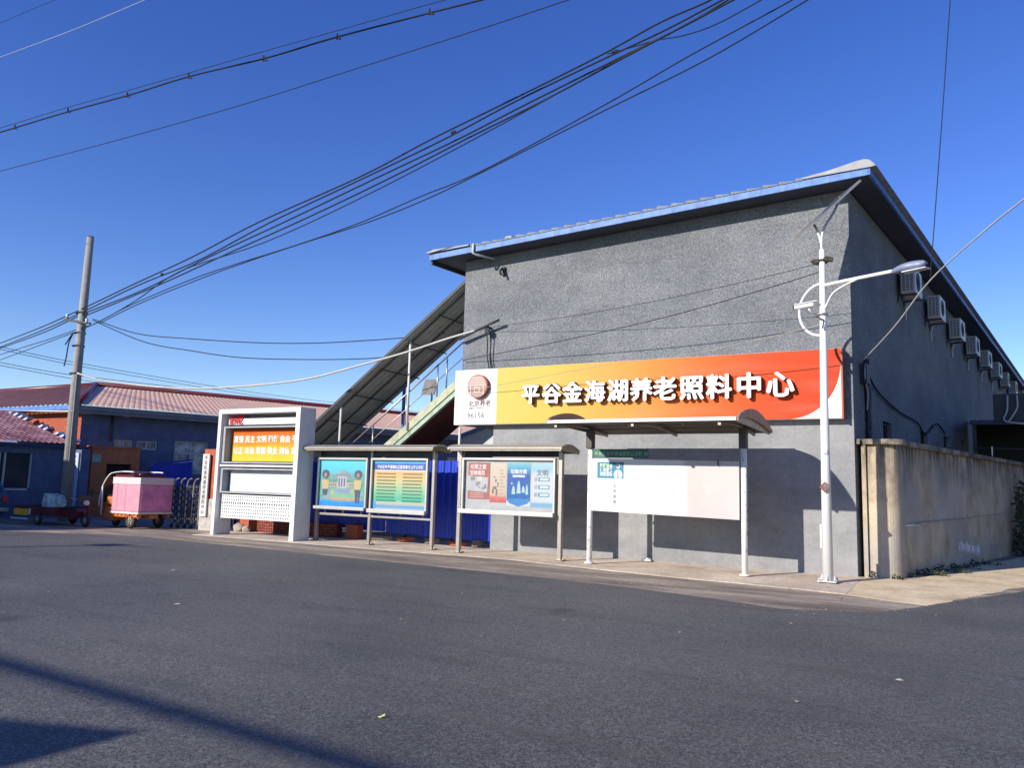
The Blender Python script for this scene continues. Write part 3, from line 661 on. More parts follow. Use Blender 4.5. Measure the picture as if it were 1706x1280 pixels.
# picture two: blue title bar over two columns of lines
p2 = flat(rect(-13.35, .925, -11.68, 2.13), gradient('list_print', 2, [(0, (0.290, 0.325, 0.383)), (.05, (0.058, 0.209, 0.418)), (.12, (0.348, 0.360, 0.267)), (.2, (0.058, 0.336, 0.232)), (.42, (0.244, 0.394, 0.244)), (.6, (0.464, 0.383, 0.209)), (.75, (0.487, 0.325, 0.145)), (1, (0.499, 0.348, 0.174))], .35), f2, 'poster', YP, .006)
flat(rect(-13.34, 1.90, -11.69, 2.05), pm('print_title_bar', (.035, .13, .50)), p2, 'title_bar', YP - .003)
flat(rect(-13.34, 2.05, -11.69, 2.125), pm('print_sky_bar', (.07, .42, .78)), p2, 'title_bar', YP - .003)
text('平谷区金海湖镇社区服务事项公开公示栏', .098, (-12.515, YP - .005, 1.935), X, Z, M_WHITE, p2, 'title_text', .002, .012, None, 'CENTER', .82)
flat(rect(-13.30, 1.86, -11.73, 1.885), pm('print_white_line', (.75, .78, .78)), p2, 'rule_line', YP - .003)
for i in range(9):
    z = 1.80 - i * .083; q = i / 8; c = (.34 * (1 - q) + .02 * q, .22 * (1 - q) + .24 * q, .08 * (1 - q) + .16 * q)
    for xa, xb in ((-13.24, -12.62), (-12.42, -11.80)): flat(rect(xa, z - .017, xb - random.uniform(0, .05), z + .017), pm('print_line', c), p2, 'text_line', YP - .004)
flat(rect(-13.34, .93, -13.25, 1.12), pm('print_blue2', (.08, .40, .78)), p2, 'corner_patch', YP - .004)
# second notice board: wide single case with four posters
n2 = thing('notice_board', 'wide single notice board on two posts with faded red and blue posters', 'notice board', (-9.3, 15.6, 0))
for x in (-10.60, -7.96): nb_post(n2, x, 15.68, 2.40, .10)
arch_roof(n2, -10.68, -7.72, 15.2, 16.1, 2.43, 2.40, .10, M_ROOFSHEET, .035, M_BRONZE)
b = MB(); b.box((-10.52, 15.70, 2.24), (-8.03, 15.74, 2.37)); b.build('header_band', M_DARK, n2)
f3 = frame(n2, -10.50, -8.05, .95, 2.21, 15.56); b = MB(); b.box((-10.52, 15.47, .93), (-8.04, 15.56, 1.03)); b.build('bottom_rail', M_ALU, n2, .01)
YQ = 15.632
# poster a
pa = flat(rect(-10.36, 1.26, -9.76, 2.10), pm('poster_red', (.40, .15, .12)), f3, 'poster', YQ, .006)
flat([(-10.36, 1.45), (-9.83, 1.42), (-9.80, 1.76), (-10.36, 1.80)], pm('poster_grey', (.52, .52, .54)), pa, 'print_photo', YQ - .003)
for k in range(7):
    x = -10.33 + random.random() * .42; z = 1.46 + random.random() * .22; flat([(x, z), (x + .12, z + .03), (x + .10, z + .12), (x - .02, z + .09)], pm('poster_tone', (.25 + .4 * random.random(),) * 3), pa, 'print_shape', YQ - .005 - k * .0004)
text('光荣之家', .125, (-10.31, YQ - .003, 1.955), X, Z, M_PINKW, pa, 'poster_title', .002, .02, sx=.9)
text('双拥模范', .115, (-10.31, YQ - .003, 1.82), X, Z, M_PINKW, pa, 'poster_title', .002, .02, sx=.9)
for k in range(3): flat(rect(-10.30, 1.30 + k * .045, -9.92, 1.318 + k * .045), pm('poster_pink', (.66, .42, .38)), pa, 'text_line', YQ - .003)
# poster b
pb_ = flat(rect(-9.75, 1.20, -9.32, 2.10), gradient('poster_cream', 2, [(0, (0.348, 0.093, 0.081)), (.13, (0.418, 0.128, 0.116)), (.2, (0.418, 0.325, 0.267)), (1, (0.429, 0.406, 0.336))], .4), f3, 'poster', YQ, .006)
for x, z, w, h in ((-9.68, 1.50, .10, .06), (-9.62, 1.66, .04, .07), (-9.70, 1.40, .05, .10), (-9.60, 1.36, .05, .14), (-9.56, 1.55, .03, .10), (-9.66, 1.76, .04, .03)):
    flat(rect(x, z, x + w, z + h), pm('poster_ink', (.22, .19, .18)), pb_, 'print_shape', YQ - .003)
for k in range(9): flat(rect(-9.50, 1.32 + k * .075, -9.36 - .03 * (k % 3), 1.345 + k * .075), pm('poster_line', (.50, .36, .30)), pb_, 'text_line', YQ - .003)
# poster c
pc = flat(rect(-9.30, 1.14, -8.70, 2.11), gradient('poster_blue', 2, [(0, (0.406, 0.429, 0.452)), (.09, (0.383, 0.418, 0.452)), (.13, (0.029, 0.104, 0.290)), (.3, (0.029, 0.116, 0.302)), (.7, (0.052, 0.099, 0.290)), (.86, (0.093, 0.267, 0.406)), (1, (0.186, 0.383, 0.429))], .4), f3, 'poster', YQ, .006)
text('垃圾分类', .105, (-9.0, YQ - .003, 1.87), X, Z, M_WHITE, pc, 'poster_title', .002, .015, None, 'CENTER')
flat(rect(-9.16, 1.78, -8.84, 1.83), pm('poster_bar', (.62, .72, .82)), pc, 'title_bar', YQ - .003)
for x, z, w, h in ((-9.05, 1.42, .11, .30), (-9.18, 1.40, .10, .20), (-8.92, 1.44, .09, .16), (-9.20, 1.62, .05, .05), (-8.82, 1.40, .07, .24)):
    flat([(x, z), (x + w, z), (x + w * .8, z + h * .7), (x + w * .5, z + h), (x + w * .2, z + h * .7)], pm('poster_pale', (.45, .62, .66)), pc, 'print_shape', YQ - .003)
flat([(-9.28, 1.30), (-8.72, 1.30), (-8.76, 1.20), (-9.0, 1.13), (-9.24, 1.20)], pm('poster_blue_low', (.04, .24, .58)), pc, 'print_shape', YQ - .0035)
# poster d
pd = flat(rect(-8.68, 1.12, -8.14, 2.10), gradient('poster_pale_blue', 2, [(0, (0.174, 0.302, 0.418)), (.08, (0.128, 0.267, 0.383)), (.14, (0.383, 0.429, 0.464)), (.7, (0.394, 0.441, 0.476)), (.85, (0.232, 0.383, 0.464)), (1, (0.290, 0.418, 0.476))], .4), f3, 'poster', YQ, .006)
text('文明', .15, (-8.40, YQ - .003, 1.83), X, Z, M_INKG, pd, 'poster_title', .002, .01, None, 'CENTER')
for k in range(3):
    flat(rect(-8.50, 1.36 + k * .17, -8.22, 1.45 + k * .17), pm('poster_box', (.16, .26, .36)), pd, 'print_box', YQ - .003)
    flat(rect(-8.46, 1.375 + k * .17, -8.24, 1.435 + k * .17), pm('poster_box_in', (.55, .70, .76)), pd, 'print_box', YQ - .005)
    flat(rect(-8.60, 1.36 + k * .17, -8.53, 1.45 + k * .17), pm('poster_grey2', (.42, .42, .46)), pd, 'print_box', YQ - .003)
# paper roll under the second roof
b = MB(); b.box((-10.32, 15.9, 2.34), (-9.7, 15.93, 2.395)); b.build('white_slat', M_WHITE, n2)

# ------------------------------------------------------------------ open shelter with the white board
sb = thing('bulletin_shelter', 'open shelter with an arched roof and a big mostly blank white board', 'notice board', (-5.5, 15.5, 0))
for x in (-7.20, -3.97):
    b = MB(); b.cyl((x, 15.55, 0), (x, 15.55, 2.62), .058, 14); p = b.build('post', M_PEEL, sb)
    b = MB(); b.box((x - .07, 15.44, 2.42), (x + .07, 15.62, 2.86)); b.build('post_head', mat('post_head_dark', (.07, .065, .06), .6), p, .01)
    b = MB(); b.cyl((x, 15.55, .02), (x, 15.55, .05), .10, 14); b.build('foot_plate', M_PEEL, p)
ro = arch_roof(sb, -7.36, -3.66, 13.85, 16.45, 2.87, 2.83, .11, mat('shelter_roof', (.50, .48, .44), .5, metal=.1, var=.12), .03, M_BRONZE, False)
endm = mat('shelter_end', (.30, .19, .13), .6, var=.2)
for xx in (-7.40, -3.66):
    b = MB(); pr = arch(13.85, 16.45, 2.87, 2.83, .27, 16); b.prism([(xx, y, z) for y, z in pr] + [(xx, y, z - .20 * (.25 + .75 * math.sin(math.pi * min(1, max(0, (y - 13.85) / 2.6))))) for y, z in reversed(pr)], (.04, 0, 0)); b.build('end_plate', endm, ro)
b = MB(); pr = arch(13.9, 16.4, 2.835, 2.80, .10); b.prism([(-7.34, y, z - .012) for y, z in pr] + [(-7.34, y, z - .005) for y, z in reversed(pr)], (3.66, 0, 0)); b.build('underside_shade', mat('shelter_shade_brown', (.10, .08, .07), .7, var=.2), ro)  # added dark sheet: shade under the roof is put into its brown
b = MB()
for y in (14.3, 14.85, 15.4, 15.95): 
    zz = 2.86 + .10 * math.sin(math.pi * (.06 + .94 * (y - 13.85) / 2.6)) - .085; b.box((-7.32, y, zz), (-3.70, y + .04, zz + .045))
b.build('purlin', M_BRONZE, ro)
for x in (-7.2, -5.6, -3.97):
    b = MB(); pr = arch(13.9, 16.4, 2.80, 2.77, .09); b.prism([(x - .025, y, z) for y, z in pr] + [(x - .025, y, z - .05) for y, z in reversed(pr)], (.05, 0, 0)); b.build('roof_rib', M_BRONZE, ro)
b = MB(); b.box((-7.36, 13.83, 2.825), (-3.66, 13.87, 2.885)); b.build('front_edge', M_WHITE, ro)
b = MB(); b.box((-7.36, 16.43, 2.78), (-3.66, 16.47, 2.85)); b.build('back_edge', M_BRONZE, ro)
for x in (-5.75, -4.7):
    b = MB(); b.cyl((x, 14.1, 2.89), (x, 14.1, 2.76), .018, 8); b.build('hook', M_STEEL, ro)
m, nt, bs = new_mat('stained_white_board'); co = objco(nt)
t = nd(nt, 'ShaderNodeTexCoord'); sx = nd(nt, 'ShaderNodeSeparateXYZ'); nt.links.new(t.outputs['Generated'], sx.inputs[0])
c0 = ramp(nt, sx.outputs[0], [(.62, (.62, .62, .61)), (.68, (.44, .40, .385)), (1, (.47, .44, .43))])
c0 = mixc(nt, .35, c0, ramp(nt, noise(nt, co, 1.6, 5), [(.35, (.82, .82, .82)), (.65, (1.05, 1.05, 1.05))]), 'MULTIPLY')
nt.links.new(c0, bs.inputs['Base Color']); bs.inputs['Roughness'].default_value = .35
b = MB(); b.prism([(-7.13, 15.46, 1.12), (-4.04, 15.46, 1.06), (-4.04, 15.46, 2.17), (-7.13, 15.46, 2.205)], (0, .03, 0)); wb = b.build('white_board', m, sb)
b = MB(); b.box((-7.14, 15.49, 1.6), (-4.03, 15.52, 1.66)); b.box((-7.14, 15.49, 1.15), (-4.03, 15.52, 1.2)); b.box((-7.14, 15.49, 2.05), (-4.03, 15.52, 2.1)); b.build('board_batten', M_BRONZE, sb)
YB = 15.455
gsn = flat(rect(-7.10, 2.225, -5.87, 2.405), mat('sign_green', (.004, .095, .06), .4, var=.05), sb, 'green_sign', 15.45, .02)
text('平谷区金海湖镇便民公示栏 村', .105, (-7.07, 15.446, 2.27), X, Z, mat('sign_green_text', (.26, .42, .34), .5), gsn, 'sign_text', .002, .005, None, 'LEFT', .86)
bc = flat(rect(-7.0, 1.80, -6.41, 2.135), mat('card_teal', (.018, .17, .28), .4, var=.08), wb, 'blue_card', YB, .004)
text('政府信息', .088, (-6.94, YB - .002, 2.03), X, Z, mat('card_lime', (.62, .78, .40), .5), bc, 'card_text', .0015, .02, sx=.82)
text('便民服务', .088, (-6.94, YB - .002, 1.94), X, Z, M_WHITE, bc, 'card_text', .0015, .02, sx=.82)
text('请您监督', .088, (-6.94, YB - .002, 1.855), X, Z, M_WHITE, bc, 'card_text', .0015, .02, sx=.82)
cx = -6.53
flat([(cx - .045, 2.04), (cx, 1.99), (cx + .045, 2.04), (cx + .035, 2.085), (cx - .035, 2.085)], M_WHITE, bc, 'card_figure', YB - .003)
flat([(cx - .05, 2.085), (cx + .05, 2.085), (cx + .02, 2.125), (cx - .02, 2.125)], pm('card_hat', (.70, .42, .12)), bc, 'card_figure', YB - .003)
flat([(cx - .01, 1.98), (cx - .07, 1.95), (cx - .10, 1.87), (cx - .07, 1.81), (cx - .015, 1.81)], M_WHITE, bc, 'card_figure', YB - .003)
flat([(cx + .015, 1.81), (cx + .07, 1.81), (cx + .10, 1.87), (cx + .07, 1.95), (cx + .01, 1.98)], M_WHITE, bc, 'card_figure', YB - .003)
for k, c in enumerate('公告信息'): text(c, .075, (-6.64 , YB, 1.62 - k * .11), X, Z, M_INKG, wb, 'board_text', .002, .0)
flat(rect(-6.86, 1.44, -6.80, 1.60), mat('old_tape', (.78, .77, .55), .5), wb, 'tape_mark', YB + .002)
for x, z in ((-4.75, 1.68), (-4.68, 1.60), (-4.71, 1.55)): flat(rect(x, z, x + .12, z + .02), mat('glue_mark', (.48, .44, .43), .6), wb, 'glue_mark', YB + .002)
b = MB(); b.tube([(-4.44, 15.44, 2.20), (-4.44, 15.43, 2.12), (-4.43, 15.43, 2.08)], .012, 6); b.build('hook', M_DARK, sb)

# ------------------------------------------------------------------ street lamp at the corner
LX, LY = -2.5, 15.62
la = thing('street_lamp', 'tall white street lamp with a curved side arm at the road corner', 'street lamp', (LX, LY, 0))
b = MB(); b.tube([(LX, LY, 0), (LX, LY, 3), (LX + .02, LY, 6.2)], .098, 20, True, .05); b.build('pole', M_WHITE, la)
b = MB(); b.box((LX - .16, LY - .16, .03), (LX + .16, LY + .16, .05))
for q in range(4):
    d = Vector((math.cos(q * math.pi / 2), math.sin(q * math.pi / 2), 0)); n_ = Vector((-d.y, d.x, 0))
    c = Vector((LX, LY, .055)); b.prism([c + d * .09 - n_ * .008, c + d * .15 - n_ * .008, c + d * .095 - n_ * .008 + Z * .11], n_ * .016)
    for e in ((.15, .15),): b.cyl(c + d * .13 + n_ * .13, c + d * .13 + n_ * .13 + Z * .04, .018, 6)
b.build('base_plate', M_WHITEW, la)
b = MB(); b.box((LX - .115, LY - .06, .62), (LX - .08, LY + .06, 1.05)); b.build('service_hatch', M_WHITE, la, .01)
D = Vector((.90, -.43, 0)).normalized(); c = Vector((LX, LY, 0))
b = MB(); b.tube(smoothpath([c - D * .02 + Z * 5.50, c + D * .5 + Z * 5.50, c + D * 1.3 + Z * 5.49, c + D * 1.5 + Z * 5.49]), .033, 10); ar = b.build('arm', M_WHITE, la)
b = MB(); b.tube([c - D * (.5 * math.sin(q)) + Z * (5.05 + .50 * math.cos(q)) for q in [math.pi * k / 20 for k in range(21)]], .026, 8)
b.tube(smoothpath([c + D * .06 + Z * 5.05, c + D * .22 + Z * 5.30, c + D * .45 + Z * 5.41, c + D * .75 + Z * 5.485]), .018, 8); b.build('arm_scroll', M_WHITE, ar)
N2 = Vector((-D.y, D.x, 0)); hd = MB(); h0 = c + D * 1.42 + Z * 5.47
sec = []
for i in range(11):
    t_ = i / 10; w_ = .05 + .08 * math.sin(math.pi * min(1, t_ * 1.15 + .06)) ; up_ = .04 + .055 * math.sin(math.pi * (t_ * .9 + .05)); dn = .04 + .03 * math.sin(math.pi * t_)
    if i == 10: w_, up_, dn = .05, .03, .015
    ring = []
    for k in range(14):
        q = 2 * math.pi * k / 14; ring.append(h0 + D * (.58 * t_) + N2 * (w_ * math.cos(q)) + Z * ((up_ if math.sin(q) > 0 else dn) * math.sin(q) + .04 * t_))
    sec.append(ring)
hd.add([p for r in sec for p in r], [(i * 14 + k, i * 14 + (k + 1) % 14, (i + 1) * 14 + (k + 1) % 14, (i + 1) * 14 + k) for i in range(10) for k in range(14)], True)
hd.add(sec[0], [tuple(range(14))]); hd.add(sec[-1], [tuple(range(14))])
lh = hd.build('lamp_head', M_LAMPH, la)
b = MB(); b.obox(h0 + D * .40 - Z * .052, D * .42, N2 * .17, Z * .02); b.build('lens', mat('lamp_lens', (.55, .56, .55), .2), lh, .005)
# solar panel on two curved struts
d1 = Vector((.48, .57, .67)).normalized(); d2 = Vector((.6, -.79, .06)); d2 = (d2 - d1 * d2.dot(d1)).normalized()
pc_ = Vector((-3.0, 15.85, 6.58)) + d1 * .74 + d2 * .34
b = MB(); b.obox(pc_, d1 * 1.46, d2 * .66, d1.cross(d2) * .03); sp = b.build('solar_panel', M_SOLAR, la)
b = MB()
for s in (-1, 1): b.obox(pc_ + d2 * s * .335, d1 * 1.48, d2 * .03, d1.cross(d2) * .04); b.obox(pc_ + d1 * s * .735, d1 * .03, d2 * .64, d1.cross(d2) * .04)
b.build('panel_frame', M_ALU, sp)
b = MB(); tp = Vector((LX + .02, LY, 6.15))
qa, qb = pc_ - d1 * .5, pc_ + d1 * .42
b.tube(smoothpath([tp, tp + Vector((-.02, 0, .22)), tp.lerp(qa, .55) + Z * .14, qa]), .024, 8)
b.tube(smoothpath([tp, tp + Vector((.02, 0, .40)), tp.lerp(qb, .62) + Z * .10, qb]), .024, 8); b.build('panel_strut', M_WHITEW, sp)
b = MB(); b.obox((LX, LY - .13, 1.72), (.095, 0, .10), (0, .012, 0), (-.095, 0, .10)); dm = b.build('diamond_plate', mat('plate_red', (.20, .03, .025), .45), la)
b = MB(); b.obox((LX + .008, LY - .138, 1.72), (.065, 0, .07), (0, .006, 0), (-.065, 0, .07)); b.build('plate_emblem', mat('plate_grey', (.13, .12, .10), .6, var=.5, scale=30), dm)
b = MB(); b.box((LX - .02, LY - .103, 2.33), (LX + .05, LY - .097, 2.42)); b.build('small_sticker', mat('sticker', (.55, .40, .45), .5), la)
sc_ = thing('security_camera', 'white security camera fixed halfway up the street lamp', 'camera', (LX, LY, 5.0))
b = MB(); b.obox((LX - .30, LY - .14, 5.11), (.34, .05, .05), (-.015, .10, 0), (0, 0, .085)); b.build('housing', M_WHITE, sc_, .015)
b = MB(); b.obox((LX - .27, LY - .14, 5.16), (.40, .055, .055), (-.015, .13, 0), (0, 0, .015)); b.build('sun_hood', M_WHITE, sc_)
b = MB(); b.cyl((LX - .47, LY - .165, 5.085), (LX - .49, LY - .168, 5.08), .045, 14); b.build('lens', M_BLACK, sc_)
b = MB(); b.tube([(LX - .22, LY - .13, 5.06), (LX - .18, LY - .10, 4.98), (LX - .06, LY - .05, 4.95)], .025, 8); b.torus((LX, LY, 4.95), (0, 0, 1), .09, .018); b.build('bracket', M_ALU, sc_)
b = MB(); b.tube([(LX - .10, LY - .10, 4.90), (LX + .04, LY - .11, 4.82), (LX + .02, LY - .11, 4.66)], .014, 6); b.build('lead', M_DARK, sc_)

# ------------------------------------------------------------------ cement compound wall at the corner
cw = thing('compound_wall', 'stained cement wall with a rounded corner running back from the hall', 'wall', (-1.5, 17.6, 0))
wa = Vector((-1.47, 17.81, 0)); wbv = Vector((1.45, 31.2, 0)); wd = (wbv - wa).normalized(); wnn = Vector((wd.y, -wd.x, 0))
cc = Vector((-1.79, 17.72, 0)); CR = .37
arc = [cc + Vector((math.cos(q), math.sin(q), 0)) * CR for q in [rad(-135 + k * 128 / 14) for k in range(15)]]
outer = [Vector((-2.10, 17.35, 0)), Vector((-2.02, 17.35, 0))] + arc + [wa + wd * .5, wbv]
inner = [wbv - wnn * .24, wa - wnn * .24 + wd * .6, Vector((-2.10, 17.8, 0))]
b = MB(); b.prism(outer + inner, Z * 2.60); b.build('wall_body', M_CEMENT, cw)
def grow(P, d): return [p + (Vector((p.x, p.y, 0)) - cc).normalized() * d for p in P]
arc2 = [cc + Vector((math.cos(q), math.sin(q), 0)) * (CR + .11) for q in [rad(-135 + k * 128 / 14) for k in range(15)]]
capo = [Vector((-2.17, 17.24, 0)), Vector((-2.10, 17.24, 0))] + arc2 + [wa + wd * .5 + wnn * .11, wbv + wnn * .11, wbv - wnn * .34, wa - wnn * .34 + wd * .7, Vector((-2.13, 17.8, 0))]
b = MB(); b.prism([p + Z * 2.60 for p in capo], Z * .11); b.build('wall_cap', M_CAPW, cw, .012)
b = MB(); b.tube([wa + wnn * .02 + Z * 1.02 + wd * .05, wa + wnn * .05 + Z * 1.01 + wd * 1.0], .02, 8); b.build('stub_pipe', M_WHITEW, cw)
b = MB(); b.prism([wa + wd * 1.0 + wnn * .004 + Z * 1.02, wa + wd * 4.5 + wnn * .004 + Z * 1.06, wa + wd * 9.8 + wnn * .004 + Z * 1.16, wa + wd * 9.8 + wnn * .004 + Z * 1.20, wa + wd * 4.5 + wnn * .004 + Z * 1.09, wa + wd * 1.0 + wnn * .004 + Z * 1.045], wnn * .035); b.build('mortar_ridge', M_CEMENT, cw)
b = MB(); rnd = random.Random(3)
for k in range(13):
    q0 = wa + wd * (4.2 + k * .15) + wnn * (.004 + .0004 * k); zc = .45 - .016 * k; up_k = .16 * rnd.uniform(.6, 1.1); lean = rnd.uniform(.02, .12); w_k = rnd.uniform(.035, .06)
    b.prism([q0 + Z * (zc - up_k * .8), q0 + wd * w_k + Z * (zc - up_k * .7), q0 + wd * (w_k + lean) + Z * (zc + up_k), q0 + wd * lean + Z * (zc + up_k * .9)], wnn * .002)
    if k % 3: b.prism([q0 + wd * lean + Z * (zc + up_k * .9), q0 + wd * (lean + w_k) + Z * (zc + up_k), q0 + wd * .19 + Z * (zc - up_k * .5), q0 + wd * .15 + Z * (zc - up_k * .6)], wnn * .0015)
b.build('chalk_scrawl', mat('chalk_white', (.80, .80, .84), .8, var=.25, scale=20), cw)
b = MB(); b.box((.2, 24.5, 2.71), (.23, 24.53, 2.95)); b.build('bent_rod', M_STEEL, cw)

# ------------------------------------------------------------------ blue sheet fence
bf = thing('blue_fence', 'deep blue corrugated sheet fence between display stand and hall', 'fence', (-14, 17.3, 0))
def bsheet(x0, x1, z0, z1, y):
    b = MB(); n = int((x1 - x0) / .021)
    def prof(t):
        q = (t / .21) % 1.0; return 0 if q < .35 else (q - .35) / .15 if q < .5 else 1 if q < .85 else (1 - q) / .15
    b.grid(lambda a, c: (x0 + (x1 - x0) * a, y + .026 * prof((x1 - x0) * a), z0 + (z1 - z0) * c), n, 1, False); return b
edges = [-17.1, -16.05, -15.22, -14.1, -12.95, -11.8, -10.72]
for k in range(6):
    bsheet(edges[k], edges[k + 1] - .01, .30 - .025 * k, 2.12 + .018 * k, 17.3 + .012 * (k % 2)).build('sheet_panel', M_BLUEF, bf)
for x in (-17.08, -15.2, -13.5, -12.0, -10.8): b = MB(); b.cyl((x, 17.4, 0), (x, 17.4, 2.15), .03, 8); b.build('post', M_DARK, bf)
b = MB(); b.box((-17.1, 17.36, .55), (-10.72, 17.40, .60)); b.box((-17.1, 17.36, 1.85), (-10.72, 17.40, 1.90)); b.build('rail', M_DARK, bf)
# bricks and rubble at the fence foot
def hollow_wall(x0, x1, z1, y0, y1, name, lab):
    o = thing(name, lab, 'brickwork', ((x0 + x1) / 2, y0, 0))
    b = MB(); P = wall_holes(b, (x0, y0), (1, 0), x1 - x0, 0, z1, [(a * .095 + .03, a * .095 + .065, c * .085 + .03, c * .085 + .06) for a in range(int((x1 - x0) / .095)) for c in range(int(z1 / .085))], .10)
    b.box((x0, y0 + .1, 0), (x1, y1, z1)); b.build('bricks', mat('dark_brick', (.17, .035, .02), .85, var=.3, scale=12), o)
    b = MB(); rnd = random.Random(5)
    for a in range(int((x1 - x0) / .095)):
        for c in range(int(z1 / .085)):
            if rnd.random() < .55: b.box((x0 + a * .095 + .066, y0 - .006, c * .085 + .064), (x0 + a * .095 + .092, y0 - .001, c * .085 + .084))
    b.build('mortar_crumb', M_STONE, o); return o
hollow_wall(-18.75, -17.2, .37, 17.0, 17.22, 'brick_stack', 'low stack of hollow red bricks seen under the display stand')
hollow_wall(-17.15, -15.6, .38, 17.02, 17.24, 'brick_stack', 'low stack of hollow red bricks right of the display stand')
def pier(x0, x1, y0, y1, z1, name, lab):
    b = MB(); b.box((x0, y0, 0), (x1, y1, z1)); o = b.build(name, M_REDTILE, None, .01); return tag(o, lab, 'brick pier')
pier(-15.25, -14.84, 16.98, 17.25, .40, 'brick_pier', 'short orange-red brick pier below the blue fence')
pier(-19.52, -19.0, 16.9, 17.3, 1.5, 'brick_pier', 'orange-red brick pier standing behind the display stand')
for k, (x, y, r, lab) in enumerate([(-19.22, 16.72, (.17, .14, .15), 'larger pale stone at the brick pier foot behind the stand'), (-18.93, 16.76, (.13, .11, .11), 'smaller pale stone right of the larger one behind the stand')]):
    b = MB(); b.blob((x, y, r[2] * .8), r, .13, k + 3); tag(b.build('stone', M_STONE), lab, 'stone')
rnd = random.Random(11)
for k, (x, y, sx_, sz_, lab) in enumerate([(-14.3, 17.28, .75, .11, 'broad broken concrete slab lying under the blue fence'), (-13.45, 17.3, .55, .09, 'flat broken slab under the middle of the blue fence'), (-12.55, 17.28, .42, .13, 'thick rubble block under the fence near the second notice board'), (-11.75, 17.3, .5, .10, 'low rubble piece under the blue fence near the hall'), (-11.15, 17.3, .3, .16, 'upright brick lump beside the grey hall foot')]):
    b = MB(); a_ = rnd.uniform(-.2, .2); h_ = sx_ * .55
    pl_ = [(x - h_, y), (x - h_ * .4, y - .10 * rnd.uniform(.6, 1.3)), (x + h_ * .5, y - .09), (x + h_, y + .02), (x + h_ * .6, y + .14), (x - h_ * .7, y + .12)]
    b.prism([(px, py, .03 + (px - x + h_) * a_ * .3) for px, py in pl_], (.02, .02, sz_)); tag(b.build('rubble', mat('rubble_grey', (.16, .13, .11), .9, var=.3, scale=9) if k % 2 == 0 else M_REDB, None, .01), lab, 'rubble')
br = thing('metal_barrier', 'low blue and white metal barrier glimpsed under the display stand', 'barrier', (-20, 17, 0))
b = MB(); b.box((-20.6, 17.0, .05), (-19.56, 17.04, .10)); b.box((-20.6, 17.0, .72), (-19.56, 17.04, .78))
for k in range(5): b.box((-20.6 + k * .25, 17.0, .10), (-20.555 + k * .25, 17.04, .72))
b.build('bars', M_WHITEW, br); b = MB(); b.box((-20.6, 17.06, .12), (-19.56, 17.08, .70)); b.build('back_sheet', M_BLUEF, br)

# ------------------------------------------------------------------ gate: red pillar, folding gate, plaques, brown gatehouse
rp_ = thing('gate_pillar', 'orange-red tiled gate pillar with rough white base', 'gate pillar', (-20.1, 16.4, 0))
b = MB(); b.box((-20.32, 16.2, .95), (-19.72, 16.75, 2.43)); b.build('shaft', M_REDTILE, rp_, .012)
b = MB(); b.box((-20.35, 16.17, 0), (-19.69, 16.78, .95)); b.build('base', mat('rough_white_stone', (.38, .35, .31), .9, var=.25, scale=10, bmp=.5), rp_, .02)
pq = thing('gate_plaque', 'white vertical plaque with dark characters on the red gate pillar', 'plaque', (-20.1, 16.12, .4))
b = MB(); b.box((-20.26, 16.10, .42), (-19.97, 16.15, 2.28)); b.build('board', M_WHITEW, pq, .006)
for k, c in enumerate('平谷区金海湖养老照料中心'): text(c, .135, (-20.18, 16.096, 2.12 - k * .146), X, Z, M_INKG, pq, 'plaque_character', .003, .01)
fg = thing('folding_gate', 'dark folded accordion gate pushed back against the red pillar', 'gate', (-21.2, 16.4, 0))
for k in range(5):
    x = -21.85 + k * .28; y = 16.38 + .02 * k
    b = MB(); b.tube(smoothpath([(x, y, .08), (x, y, .6), (x, y, 1.2), (x + .02, y, 1.40), (x + .10, y, 1.50), (x + .22, y, 1.53)]), .026, 8); b.tube([(x, y + .35, .08), (x, y + .35, 1.35)], .022, 8); b.build('upright', M_STEEL if k % 1 == 0 else M_DARK, fg)
    b = MB()
    for z in range(6):
        b.tube([(x + .02, y - .01, .12 + z * .2), (x + .16, y - .01, .22 + z * .2), (x + .02, y - .01, .32 + z * .2)], .02, 6); b.tube([(x + .26, y + .02, .12 + z * .2), (x + .12, y + .02, .22 + z * .2), (x + .26, y + .02, .32 + z * .2)], .02, 6)
    b.build('lattice', M_DARK, fg)
    b = MB(); b.cyl((x - .03, y, .05), (x + .03, y, .05), .05, 10); b.build('caster', M_BLACK, fg)
dB = Vector((3.35, 10.3, 0)).normalized(); nB = Vector((dB.y, -dB.x, 0))
gh = thing('gatehouse', 'low brown tiled gatehouse with a dark opening behind the pink tricycle', 'gatehouse', (-30, 18.5, 0))
o0 = Vector((-29.72, 18.5, 0))
b = MB(); P = wall_holes(b, o0.xy, dB.xy, 1.75, 0, 2.62, [(.55, 1.45, 0, 2.0)], .3)
b.poly([o0, o0 + Z * 2.62, o0 + Z * 2.62 - X * .85, o0 - X * .85]); b.poly([o0 + Z * 2.62, o0 + Z * 2.62 - X * .85, o0 + Z * 2.62 - X * .85 + dB * 1.75, o0 + Z * 2.62 + dB * 1.75])
b.poly([o0 + dB * 1.75, o0 + dB * 1.75 + Z * 2.62, o0 + dB * 1.75 + Z * 2.62 - X * .85, o0 + dB * 1.75 - X * .85]); b.build('wall', M_BROWNTILE, gh)
b = MB(); b.poly([o0 + dB * .5 - nB * .3, o0 + dB * 1.5 - nB * .3, o0 + dB * 1.5 - nB * .3 + Z * 2.1, o0 + dB * .5 - nB * .3 + Z * 2.1]); b.build('dark_opening', M_BLACK, gh)
b = MB(); b.prism([o0 + Vector((-.9, -.05, 2.62)), o0 + Vector((.05, -.05, 2.62)), o0 + dB * 1.8 + nB * .05 + Z * 2.62, o0 + dB * 1.8 - X * .9 + Z * 2.62], Z * .06); b.build('top_slab', M_BROWNTILE, gh)
